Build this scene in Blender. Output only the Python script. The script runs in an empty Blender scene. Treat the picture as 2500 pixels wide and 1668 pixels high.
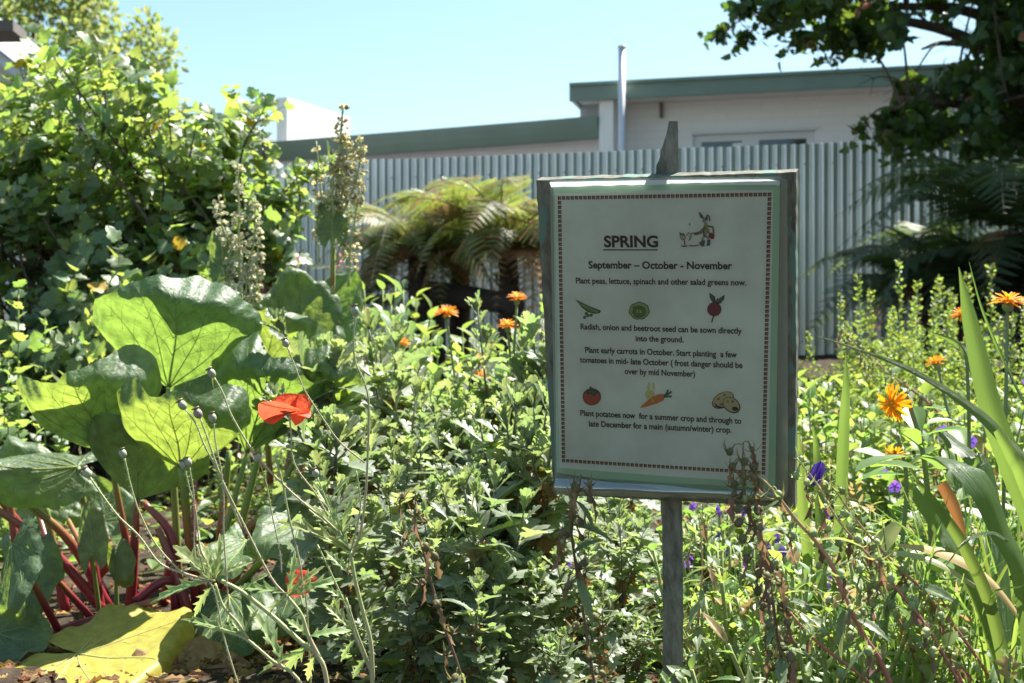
import bpy, math, random
import numpy as np
from mathutils import Vector
R = math.radians
sc = bpy.context.scene
C = sc.collection

# ---------------------------------------------------------------- camera
F = 3000.0          # focal length in photo pixels (photo is 2500 x 1668)
EYE = 0.45
cam = bpy.data.objects.new("camera", bpy.data.cameras.new("camera"))
C.objects.link(cam)
cam.location = (0, 0, EYE)
cam.rotation_euler = (R(90), 0, 0)
cam.data.sensor_width = 36
cam.data.lens = 36 * F / 2500
cam.data.clip_start = 0.05
cam.data.clip_end = 3000
cam.data.dof.use_dof = True
cam.data.dof.focus_distance = 1.30
cam.data.dof.aperture_fstop = 12.0
sc.camera = cam
# ---------------------------------------------------------------- sky, sun, exposure
AZ, EL = R(42), R(58)
sun_to = Vector((math.sin(AZ) * math.cos(EL), math.cos(AZ) * math.cos(EL), math.sin(EL)))
world = bpy.data.worlds.new("World")
sc.world = world
world.use_nodes = True
nt = world.node_tree
nt.nodes.clear()
sky = nt.nodes.new("ShaderNodeTexSky")
sky.sky_type = 'NISHITA'
sky.sun_disc = False
sky.sun_elevation = EL
sky.sun_rotation = AZ
sky.air_density = 1.0
sky.dust_density = 0.7
sky.ozone_density = 1.5
bg = nt.nodes.new("ShaderNodeBackground")
bg.inputs[1].default_value = 0.068
wo = nt.nodes.new("ShaderNodeOutputWorld")
wb = nt.nodes.new("ShaderNodeMix"); wb.data_type = 'RGBA'; wb.blend_type = 'MULTIPLY'; wb.inputs[0].default_value = 1.0
wb.inputs[7].default_value = (0.93, 1.0, 0.87, 1)      # white balance of the photograph
nt.links.new(sky.outputs[0], wb.inputs[6])
nt.links.new(wb.outputs[2], bg.inputs[0])
nt.links.new(bg.outputs[0], wo.inputs[0])
sl = bpy.data.lights.new("sun", 'SUN')
sl.energy = 4.6
sl.angle = R(0.53)
sl.color = (1.0, 0.95, 0.87)
so = bpy.data.objects.new("sun", sl)
C.objects.link(so)
so.rotation_euler = sun_to.to_track_quat('Z', 'Y').to_euler()
so.location = (4, 6, 12)
vs = sc.view_settings
vs.view_transform = 'Standard'
vs.look = 'None'
vs.exposure = 1.8
vs.gamma = 1.0
vs.use_curve_mapping = False
sc.cycles.max_bounces = 8
sc.cycles.transparent_max_bounces = 16

# ---------------------------------------------------------------- helpers
rng = np.random.default_rng(7)
def at(px, py, Y):
    return np.array([(px - 1250) / F * Y, Y, EYE - (py - 834) / F * Y])
def nrm(a):
    a = np.asarray(a, float)
    return a / np.maximum(np.linalg.norm(a, axis=-1, keepdims=True), 1e-9)
def gz(x, y):
    t = np.clip((np.asarray(y, float) - 3.2) / 7.2, 0, 1)
    return 0.33 * t * t * (3 - 2 * t) + 0.012 * np.sin(np.asarray(x) * 5.1) * np.cos(np.asarray(y) * 4.3)

class MB:
    """collects vertices and faces; build() links them as ONE mesh object"""
    def __init__(s):
        s.v = []; s.q = []; s.lp = []; s.n = 0
    def add(s, v, faces, lp=None, mat=0):
        v = np.asarray(v, float).reshape(-1, 3)
        if lp is None:
            lp = np.zeros_like(v)
        s.v.append(v); s.lp.append(np.asarray(lp, float).reshape(-1, 3))
        for fa in faces:
            fa = np.asarray(fa, int)
            if len(fa):
                s.q.append((fa + s.n, mat))
        s.n += len(v)
    def inst(s, tpl, P, X, Y, Z, S, rnd, mat=0):
        """copies a template (verts, faces, uv) to many frames"""
        tv, tf, tuv = tpl
        P = np.asarray(P, float).reshape(-1, 3); m = len(P)
        if m == 0: return
        S = np.broadcast_to(np.asarray(S, float).reshape(-1, 1) if np.ndim(S) < 2 else np.asarray(S, float), (m, 3)) if np.ndim(S) else np.full((m, 3), S)
        rnd = np.broadcast_to(np.asarray(rnd, float), (m,))
        L = tv[None] * S[:, None, :]
        V = P[:, None] + L[..., 0:1] * X[:, None] + L[..., 1:2] * Y[:, None] + L[..., 2:3] * Z[:, None]
        n = len(tv)
        lp = np.zeros((m, n, 3)); lp[..., :2] = tuv[None]; lp[..., 2] = rnd[:, None]
        off = (np.arange(m) * n)[:, None, None]
        s.add(V, [(np.asarray(f)[None] + off).reshape(-1, np.asarray(f).shape[1]) for f in tf if len(f)], lp, mat)
    def build(s, name, mats, parent=None, smooth=True):
        me = bpy.data.meshes.new(name)
        v = np.concatenate(s.v); lp = np.concatenate(s.lp)
        me.vertices.add(len(v)); me.vertices.foreach_set("co", v.astype(np.float32).ravel())
        li = np.concatenate([f.ravel() for f, _ in s.q])
        sz = np.concatenate([np.full(len(f), f.shape[1]) for f, _ in s.q])
        mi = np.concatenate([np.full(len(f), m) for f, m in s.q])
        me.loops.add(len(li)); me.loops.foreach_set("vertex_index", li.astype(np.int32))
        me.polygons.add(len(sz))
        me.polygons.foreach_set("loop_start", np.concatenate([[0], np.cumsum(sz)[:-1]]).astype(np.int32))
        me.polygons.foreach_set("loop_total", sz.astype(np.int32))
        me.polygons.foreach_set("material_index", mi.astype(np.int32))
        me.polygons.foreach_set("use_smooth", np.full(len(sz), smooth))
        a = me.attributes.new("lp", 'FLOAT_VECTOR', 'POINT')
        a.data.foreach_set("vector", lp.astype(np.float32).ravel())
        me.update(calc_edges=True); me.validate()
        for m in (mats if isinstance(mats, (list, tuple)) else [mats]):
            me.materials.append(m)
        o = bpy.data.objects.new(name, me)
        C.objects.link(o)
        if parent is not None:
            o.parent = parent
        return o

def empty(name, loc=(0, 0, 0), rz=0.0):
    o = bpy.data.objects.new(name, None)
    o.empty_display_size = 0.05
    C.objects.link(o)
    o.location = loc; o.rotation_euler = (0, 0, rz)
    return o
def tag(o, label=None, cat=None, group=None, kind=None):
    for k, v in (("label", label), ("category", cat), ("group", group), ("kind", kind)):
        if v: o[k] = v
    return o
KIDS = {}
def dup(root, loc, rz, s=1.0, label=None):
    r = root.copy(); C.objects.link(r)
    r.location = loc; r.rotation_euler = (0, 0, rz); r.scale = (s, s, s)
    if label: r["label"] = label
    for ch in [o for o in C.objects if o.parent is root] if root.name not in KIDS else KIDS[root.name]:
        c = ch.copy(); C.objects.link(c); c.parent = r
    return r
def remember(root, *kids):
    KIDS[root.name] = list(kids)
    return root

def spline(pts, n):
    """Catmull-Rom through pts, n samples"""
    p = np.asarray(pts, float)
    if len(p) == 2:
        t = np.linspace(0, 1, n)[:, None]
        return p[0] * (1 - t) + p[1] * t
    p = np.vstack([2 * p[0] - p[1], p, 2 * p[-1] - p[-2]])
    k = len(p) - 3
    u = np.linspace(0, k - 1e-6, n); i = u.astype(int); t = (u - i)[:, None]
    a, b, c, d = p[i], p[i + 1], p[i + 2], p[i + 3]
    return 0.5 * (2 * b + (c - a) * t + (2 * a - 5 * b + 4 * c - d) * t * t + (3 * b - a - 3 * c + d) * t ** 3)
def frames(p):
    t = nrm(np.gradient(p, axis=0))
    ref = np.where(np.abs(t[:, 2:3]) > 0.9, np.array([[0.2, -1.0, 0]]), np.array([[0, 0, 1.0]]))
    ref = np.array([[0.31, -0.93, 0.17]]) if np.all(np.abs(t @ nrm(np.array([0.31, -0.93, 0.17]))) < 0.95) else ref
    x = nrm(np.cross(t, ref)); y = np.cross(x, t)
    return t, x, y
def tube(mb, pts, r, n=6, rnd=0.5, mat=0, samples=None, flat=1.0, cap=True):
    p = spline(pts, samples or max(6, 4 * len(pts)))
    t, x, y = frames(p)
    k = len(p)
    rr = np.interp(np.linspace(0, 1, k), np.linspace(0, 1, len(np.atleast_1d(r))), np.atleast_1d(r))
    a = np.arange(n) / n * 2 * np.pi
    v = p[:, None] + rr[:, None, None] * (np.cos(a)[None, :, None] * x[:, None] + flat * np.sin(a)[None, :, None] * y[:, None])
    i = np.arange(k - 1)[:, None] * n; j = np.arange(n)[None]
    f = np.stack([i + j, i + (j + 1) % n, i + n + (j + 1) % n, i + n + j], -1).reshape(-1, 4)
    lp = np.zeros((k, n, 3)); lp[..., 0] = a / 6.2832; lp[..., 1] = np.linspace(0, 1, k)[:, None]; lp[..., 2] = rnd
    fs = [f]
    if cap:
        fs.append(np.array([np.arange(n)[::-1], (k - 1) * n + np.arange(n)]))
    mb.add(v, fs, lp, mat)
    return p, t
def box(mb, lo, hi, mat=0, M=None):
    x0, y0, z0 = lo; x1, y1, z1 = hi
    v = np.array([(x0, y0, z0), (x1, y0, z0), (x1, y1, z0), (x0, y1, z0), (x0, y0, z1), (x1, y0, z1), (x1, y1, z1), (x0, y1, z1)], float)
    if M is not None:
        v = M(v)
    mb.add(v, [np.array([(0, 3, 2, 1), (4, 5, 6, 7), (0, 1, 5, 4), (1, 2, 6, 5), (2, 3, 7, 6), (3, 0, 4, 7)])], None, mat)
def ladder(margin, fold=0.25, curl=0.25, puff=0.03):
    """leaf template: right-hand margin [(x, y, mid)] joined to the midrib, mirrored; unit length along +Y, upper side +Z"""
    V = []; UV = []
    for x, y, m in margin:
        for s in (-1, -0.5, 0, 0.5, 1):
            xx = s * x; yy = m + (y - m) * abs(s)
            V.append((xx, yy, fold * abs(xx) - curl * yy * abs(yy) + (puff if abs(s) == 0.5 else 0)))
            UV.append((s, yy))
    Fq = []
    for i in range(len(margin) - 1):
        for j in range(4):
            Fq.append((i * 5 + j, i * 5 + j + 1, i * 5 + 5 + j + 1, i * 5 + 5 + j))
    return np.array(V, float), [np.array(Fq)], np.array(UV, float)
def strip(prof, fold=0.3, curl=0.3):
    return ladder([(w, t, t) for t, w in prof], fold, curl, 0.0)
def ellipsoid(n=8, m=6):
    V = []; UV = []
    for i in range(m + 1):
        a = math.pi * i / m
        for j in range(n):
            b = 2 * math.pi * j / n
            rr = max(math.sin(a), 0.02)
            V.append((rr * math.cos(b), -math.cos(a), rr * math.sin(b))); UV.append((j / n, i / m))
    f = [(i * n + j, i * n + n + j, i * n + n + (j + 1) % n, i * n + (j + 1) % n) for i in range(m) for j in range(n)]
    return np.array(V), [np.array(f)], np.array(UV)
def axes(D, N):
    """leaf frames from direction D (leaf +Y) and rough upper normal N (leaf +Z)"""
    D = nrm(D); X = nrm(np.cross(D, N)); Z = np.cross(X, D)
    return X, D, Z
def radial(t, x, y, phi):
    return np.cos(phi)[:, None] * x + np.sin(phi)[:, None] * y
def sample_along(pts, ts):
    p = spline(pts, 40); t, x, y = frames(p)
    k = np.clip(np.asarray(ts) * 39, 0, 38.999); i = k.astype(int); w = (k - i)[:, None]
    return p[i] * (1 - w) + p[i + 1] * w, t[i], x[i], y[i]

# leaf templates -------------------------------------------------------------
T_CHRYS = ladder([(.02, 0, 0), (.04, .16, .15), (.12, .28, .26), (.33, .40, .32), (.36, .50, .38), (.20, .50, .46), (.17, .56, .52), (.40, .68, .56), (.42, .80, .62), (.24, .80, .72), (.17, .80, .77), (.20, .94, .84), (.10, 1.02, .92), (.01, 1.0, .99)], .30, .22, .03)
T_CHRYS2 = ladder([(.02, 0, 0), (.04, .2, .2), (.08, .36, .32), (.21, .52, .42), (.20, .60, .48), (.11, .58, .54), (.14, .66, .60), (.26, .80, .66), (.23, .88, .72), (.13, .82, .78), (.14, .94, .86), (.06, 1.01, .94), (.01, 1.0, .99)], .40, .05, .02)
T_CURR = ladder([(.02, 0, 0), (.22, -.10, .01), (.42, .02, .05), (.40, .16, .14), (.56, .30, .22), (.58, .47, .30), (.40, .50, .42), (.30, .56, .52), (.34, .72, .62), (.22, .84, .76), (.12, .93, .88), (.01, 1.0, .99)], .22, .22, .04)
T_OVATE = strip([(0, .02), (.08, .12), (.22, .25), (.4, .31), (.6, .27), (.8, .16), (.93, .06), (1, .005)], .3, .25)
T_LANCE = ladder([(.01, 0, 0), (.07, .12, .10), (.11, .28, .24), (.095, .30, .29), (.13, .44, .38), (.11, .46, .46), (.12, .60, .54), (.09, .62, .62), (.09, .76, .70), (.06, .78, .79), (.03, .93, .90), (.004, 1, 1)], .35, .45, .02)
T_OBOV = strip([(0, .03), (.2, .06), (.45, .15), (.65, .22), (.82, .21), (.94, .12), (1, .01)], .3, .2)
T_POPPY = ladder([(.02, 0, 0), (.05, .10, .10), (.20, .26, .16), (.10, .24, .24), (.09, .32, .31), (.28, .52, .38), (.12, .46, .46), (.10, .54, .53), (.26, .74, .60), (.10, .67, .68), (.14, .84, .77), (.06, .84, .85), (.05, .95, .93), (.004, 1, 1)], .3, .3, .02)
T_TREE = ladder([(.02, 0, 0), (.30, .02, .06), (.42, .18, .2), (.36, .36, .36), (.38, .52, .5), (.22, .72, .7), (.01, 1, .99)], .2, .2, .03)
T_GRASS = strip([(0, .03), (.3, .035), (.7, .025), (1, .002)], .4, .5)
T_SEED = ellipsoid(5, 3)
T_CAPS = ellipsoid(8, 6)

# ---------------------------------------------------------------- materials
def mat(name):
    m = bpy.data.materials.new(name); m.use_nodes = True
    nt = m.node_tree; b = nt.nodes["Principled BSDF"]
    return m, nt, b
def N(nt, typ, **kw):
    n = nt.nodes.new(typ)
    for k, v in kw.items():
        if k.startswith("i_"):
            n.inputs[int(k[2:])].default_value = v
        else:
            setattr(n, k, v)
    return n
def plain(name, col, rough=0.6, var=0.0, scale=20.0, metal=0.0, bump=0.0, spec=0.5, col2=None, stretch=None):
    m, nt, b = mat(name)
    b.inputs["Base Color"].default_value = (*col, 1); b.inputs["Roughness"].default_value = rough
    b.inputs["Metallic"].default_value = metal; b.inputs["Specular IOR Level"].default_value = spec
    if var or bump or col2:
        tc = N(nt, "ShaderNodeTexCoord")
        mp = N(nt, "ShaderNodeMapping")
        if stretch: mp.inputs["Scale"].default_value = stretch
        nz = N(nt, "ShaderNodeTexNoise"); nz.inputs["Scale"].default_value = scale; nz.inputs["Detail"].default_value = 6
        nz.inputs["Roughness"].default_value = 0.65
        nt.links.new(tc.outputs["Object"], mp.inputs[0]); nt.links.new(mp.outputs[0], nz.inputs["Vector"])
        c2 = col2 or tuple(c * (1 - var) for c in col)
        cr = N(nt, "ShaderNodeValToRGB")
        cr.color_ramp.elements[0].position = 0.32; cr.color_ramp.elements[1].position = 0.68
        cr.color_ramp.elements[0].color = (*c2, 1); cr.color_ramp.elements[1].color = (*[min(1, c * (1 + var * .5)) for c in col], 1)
        nt.links.new(nz.outputs[0], cr.inputs[0]); nt.links.new(cr.outputs[0], b.inputs["Base Color"])
        if bump:
            bp = N(nt, "ShaderNodeBump"); bp.inputs["Strength"].default_value = bump; bp.inputs["Distance"].default_value = 0.01
            nt.links.new(nz.outputs[0], bp.inputs["Height"]); nt.links.new(bp.outputs[0], b.inputs["Normal"])
    return m
def leafmat(name, col, tcol, tw=0.45, rough=0.45, spec=0.45, vary=0.5, hue=0.05, odd=None, odd_from=0.95, vein=None, mottle=0.0, bump=0.0):
    """thin leaf: glossy green on both sides, light shines through; lp.z is a random value per leaf"""
    m, nt, b = mat(name)
    L = nt.links.new
    at_ = N(nt, "ShaderNodeAttribute", attribute_name="lp")
    sep = N(nt, "ShaderNodeSeparateXYZ"); L(at_.outputs["Vector"], sep.inputs[0])
    def chain(c):
        hs = N(nt, "ShaderNodeHueSaturation"); hs.inputs["Color"].default_value = (*c, 1)
        h = N(nt, "ShaderNodeMapRange"); h.inputs[3].default_value = 0.5 - hue / 2; h.inputs[4].default_value = 0.5 + hue / 2
        wn = N(nt, "ShaderNodeTexWhiteNoise", noise_dimensions='1D'); L(sep.outputs[2], wn.inputs["W"])
        L(wn.outputs["Value"], h.inputs[0]); L(h.outputs[0], hs.inputs["Hue"])
        v = N(nt, "ShaderNodeMapRange"); v.inputs[3].default_value = 1 - vary / 2; v.inputs[4].default_value = 1 + vary / 2
        L(sep.outputs[2], v.inputs[0]); L(v.outputs[0], hs.inputs["Value"])
        out = hs.outputs[0]
        if odd:
            g = N(nt, "ShaderNodeMath", operation='GREATER_THAN'); g.inputs[1].default_value = odd_from; L(sep.outputs[2], g.inputs[0])
            mx = N(nt, "ShaderNodeMix", data_type='RGBA'); L(g.outputs[0], mx.inputs[0]); L(out, mx.inputs[6]); mx.inputs[7].default_value = (*odd, 1)
            out = mx.outputs[2]
        if vein:
            ab = N(nt, "ShaderNodeMath", operation='ABSOLUTE'); L(sep.outputs[0], ab.inputs[0])
            ls = N(nt, "ShaderNodeMath", operation='LESS_THAN'); ls.inputs[1].default_value = 0.07; L(ab.outputs[0], ls.inputs[0])
            k = N(nt, "ShaderNodeMath", operation='MULTIPLY'); k.inputs[1].default_value = 0.6; L(ls.outputs[0], k.inputs[0])
            mx = N(nt, "ShaderNodeMix", data_type='RGBA'); L(k.outputs[0], mx.inputs[0]); L(out, mx.inputs[6]); mx.inputs[7].default_value = (*vein, 1)
            out = mx.outputs[2]
        if mottle:
            tc = N(nt, "ShaderNodeTexCoord"); nz = N(nt, "ShaderNodeTexNoise"); nz.inputs["Scale"].default_value = 60; nz.inputs["Detail"].default_value = 5
            L(tc.outputs["Object"], nz.inputs["Vector"])
            mr = N(nt, "ShaderNodeMapRange"); mr.inputs[1].default_value = .3; mr.inputs[2].default_value = .7; mr.inputs[3].default_value = 1 - mottle; mr.inputs[4].default_value = 1 + mottle * .5
            L(nz.outputs[0], mr.inputs[0])
            mu = N(nt, "ShaderNodeMix", data_type='RGBA', blend_type='MULTIPLY'); mu.inputs[0].default_value = 1; L(out, mu.inputs[6]); L(mr.outputs[0], mu.inputs[7])
            out = mu.outputs[2]
        return out
    L(chain(col), b.inputs["Base Color"])
    b.inputs["Roughness"].default_value = rough; b.inputs["Specular IOR Level"].default_value = spec
    tr = N(nt, "ShaderNodeBsdfTranslucent"); L(chain(tcol), tr.inputs[0])
    if bump:
        tc = N(nt, "ShaderNodeTexCoord"); nz = N(nt, "ShaderNodeTexNoise"); nz.inputs["Scale"].default_value = 110; nz.inputs["Detail"].default_value = 4
        L(tc.outputs["Object"], nz.inputs["Vector"])
        bp = N(nt, "ShaderNodeBump"); bp.inputs["Strength"].default_value = bump; bp.inputs["Distance"].default_value = 0.004
        L(nz.outputs[0], bp.inputs["Height"]); L(bp.outputs[0], b.inputs["Normal"]); L(bp.outputs[0], tr.inputs["Normal"])
    mx = N(nt, "ShaderNodeMixShader"); mx.inputs[0].default_value = tw
    out = [n for n in nt.nodes if n.type == 'OUTPUT_MATERIAL'][0]
    L(b.outputs[0], mx.inputs[1]); L(tr.outputs[0], mx.inputs[2]); L(mx.outputs[0], out.inputs[0])
    return m
def wood(name, light, dark, paint=None, along=2):
    m, nt, b = mat(name); L = nt.links.new
    tc = N(nt, "ShaderNodeTexCoord"); mp = N(nt, "ShaderNodeMapping")
    s = [85.0, 85.0, 85.0]; s[along] = 3.5
    mp.inputs["Scale"].default_value = s
    nz = N(nt, "ShaderNodeTexNoise"); nz.inputs["Scale"].default_value = 1.6; nz.inputs["Detail"].default_value = 8; nz.inputs["Roughness"].default_value = .7
    L(tc.outputs["Object"], mp.inputs[0]); L(mp.outputs[0], nz.inputs["Vector"])
    cr = N(nt, "ShaderNodeValToRGB"); e = cr.color_ramp.elements
    e[0].position = .34; e[1].position = .62; e[0].color = (*dark, 1); e[1].color = (*light, 1)
    L(nz.outputs[0], cr.inputs[0]); col = cr.outputs[0]
    if paint:
        n2 = N(nt, "ShaderNodeTexNoise"); n2.inputs["Scale"].default_value = 26; n2.inputs["Detail"].default_value = 7
        m2 = N(nt, "ShaderNodeMapping"); m2.inputs["Scale"].default_value = (1.6, 1, .45); L(tc.outputs["Object"], m2.inputs[0]); L(m2.outputs[0], n2.inputs["Vector"])
        c2 = N(nt, "ShaderNodeValToRGB"); c2.color_ramp.elements[0].position = .55; c2.color_ramp.elements[1].position = .58
        L(n2.outputs[0], c2.inputs[0])
        mx = N(nt, "ShaderNodeMix", data_type='RGBA'); L(c2.outputs[0], mx.inputs[0]); L(col, mx.inputs[6]); mx.inputs[7].default_value = (*paint, 1); col = mx.outputs[2]
    L(col, b.inputs["Base Color"]); b.inputs["Roughness"].default_value = .85; b.inputs["Specular IOR Level"].default_value = .2
    bp = N(nt, "ShaderNodeBump"); bp.inputs["Strength"].default_value = .7; bp.inputs["Distance"].default_value = .002
    L(nz.outputs[0], bp.inputs["Height"]); L(bp.outputs[0], b.inputs["Normal"])
    return m
def gradmat(name, stops, rough=.4, spec=.5, tw=0.0):
    """colour runs along the stalk (lp.y)"""
    m, nt, b = mat(name); L = nt.links.new
    a = N(nt, "ShaderNodeAttribute", attribute_name="lp"); sp = N(nt, "ShaderNodeSeparateXYZ"); L(a.outputs["Vector"], sp.inputs[0])
    cr = N(nt, "ShaderNodeValToRGB"); el = cr.color_ramp.elements
    while len(el) < len(stops): el.new(.5)
    for e, (p, c) in zip(el, stops): e.position = p; e.color = (*c, 1)
    L(sp.outputs[1], cr.inputs[0]); L(cr.outputs[0], b.inputs["Base Color"])
    b.inputs["Roughness"].default_value = rough; b.inputs["Specular IOR Level"].default_value = spec
    b.inputs["Subsurface Weight"].default_value = 0.0
    if tw:
        tr = N(nt, "ShaderNodeBsdfTranslucent"); L(cr.outputs[0], tr.inputs[0]); mx = N(nt, "ShaderNodeMixShader"); mx.inputs[0].default_value = tw
        out = [n for n in nt.nodes if n.type == 'OUTPUT_MATERIAL'][0]
        L(b.outputs[0], mx.inputs[1]); L(tr.outputs[0], mx.inputs[2]); L(mx.outputs[0], out.inputs[0])
    return m

M_soil = plain("soil", (.055, .042, .03), .95, .65, 30, bump=.9, spec=.1)
M_white = plain("white_painted_masonry", (.78, .77, .76), .8, .05, 6, bump=.05)
M_white2 = plain("white_weatherboard", (.74, .75, .78), .7, .05, 5)
M_green = plain("sage_green_fascia", (.17, .235, .19), .5, .10, 3)
M_cshade = plain("carport_shade", (.035, .035, .035), .4)  # near-black colour stands for the shade inside the carport
M_glass = plain("window_glass", (.03, .035, .045), .06, spec=.8)
M_alu = plain("window_frame_paint", (.62, .64, .66), .4)
M_pipe = plain("galvanised_pipe", (.62, .65, .70), .45, .1, 8, metal=.2)
M_roof = plain("grey_roof", (.35, .36, .38), .6, .1, 4)
M_brown = plain("brown_eave", (.15, .12, .10), .6, .2, 8)
M_log = plain("dark_timber", (.07, .055, .05), .85, .5, 30, bump=.6, stretch=(1, 8, 8))

# ---------------------------------------------------------------- ground
def ground():
    xs = np.concatenate([np.linspace(-600, -12, 14), np.linspace(-10, 10, 161), np.linspace(12, 600, 14)])
    ys = np.concatenate([np.linspace(-300, -2, 10), np.linspace(-1.5, 14, 187), np.linspace(15, 900, 16)])
    X, Y = np.meshgrid(xs, ys)
    r = np.random.default_rng(3)
    near = (np.abs(X) < 10) & (Y > -1) & (Y < 13)
    Z = gz(X, Y) + near * r.normal(0, .008, X.shape)
    n = len(xs); i = np.arange(len(ys) - 1)[:, None] * n; j = np.arange(n - 1)[None]
    f = np.stack([i + j, i + j + 1, i + n + j + 1, i + n + j], -1).reshape(-1, 4)
    mb = MB(); mb.add(np.stack([X, Y, Z], -1), [f])
    return tag(mb.build("ground", M_soil), kind="structure")
ground()

# ---------------------------------------------------------------- corrugated fence
M_fence, _nt, _b = mat("corrugated_steel")
_b.inputs["Base Color"].default_value = (.42, .46, .45, 1); _b.inputs["Metallic"].default_value = .9
_b.inputs["Roughness"].default_value = .34
_tc = N(_nt, "ShaderNodeTexCoord"); _nz = N(_nt, "ShaderNodeTexNoise"); _nz.inputs["Scale"].default_value = 2.2; _nz.inputs["Detail"].default_value = 8
_nt.links.new(_tc.outputs["Object"], _nz.inputs["Vector"])
_cr = N(_nt, "ShaderNodeValToRGB"); _cr.color_ramp.elements[0].color = (.44, .45, .45, 1); _cr.color_ramp.elements[1].color = (.64, .66, .67, 1)
_nt.links.new(_nz.outputs[0], _cr.inputs[0]); _nt.links.new(_cr.outputs[0], _b.inputs["Base Color"])
FY, FA = 10.9, math.tan(R(13.8))      # fence distance on the axis, recession to the left
def fence_pt(x, d=0.0):
    return x, FY - FA * x + d
fc, fs = math.cos(R(13.8)), math.sin(R(13.8))
def fence():
    root = empty("corrugated_fence", (0, FY, 0.3))
    tag(root, "long corrugated metal fence standing behind the garden beds", "fence")
    per, seg = .076, 14
    s = np.arange(-9.5, 9.5, per / seg)
    ph = s / per * 2 * np.pi
    w = np.sin(ph) * .0135
    mb = MB()
    top = 1.655 + EYE - .3
    px = s * fc + w * fs * -1; py = -s * fs - w * fc
    zs = [-.6, top]
    rs_ = np.random.default_rng(2); sheet_no = np.floor((s + 9.5) / .76).astype(int); off = rs_.normal(0, .004, 40)[sheet_no]; lap = rs_.normal(0, .002, 40)[sheet_no]
    V = np.stack([np.stack([px, py - lap, z + (off if z > 0 else 0) + .0012 * np.sin(s * 9)], -1) for z in zs])
    n = len(s); j = np.arange(n - 1)
    mb.add(V, [np.stack([j, j + 1, n + j + 1, n + j], -1)])
    mb.build("corrugated_sheet", M_fence, root)
    e = ellipsoid(6, 4); me = None
    for k in range(-16, 22):
        c = k * per * 3 + per * .25
        if me is None:
            mb = MB(); I = np.eye(3)[None]
            mb.inst(e, np.zeros((1, 3)), I[:, 0], I[:, 1], I[:, 2], .008, .5)
            o = mb.build("roofing_screw", M_log, root); me = o
        else:
            o = me.copy(); C.objects.link(o)
        o.location = (c * fc - .015 * fs, -c * fs - .015 * fc, top - .17)
    mb = MB()
    for z in (top - .15, top - .95):
        box(mb, (-9.4, .03, z - .04), (9.4, .075, z + .04), M=lambda v: np.stack([v[:, 0] * fc + v[:, 1] * fs, -v[:, 0] * fs + v[:, 1] * fc, v[:, 2]], -1))
    mb.build("fence_rail", M_log, root, smooth=False)
fence()

# ---------------------------------------------------------------- buildings behind the fence
def frame2d(x0, y0, yaw):
    c, s = math.cos(yaw), math.sin(yaw)
    return lambda v: np.stack([x0 + v[:, 0] * c + v[:, 1] * s, y0 - v[:, 0] * s + v[:, 1] * c, v[:, 2]], -1)
def hz(py, Y):
    return EYE - (py - 834) / F * Y

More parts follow.
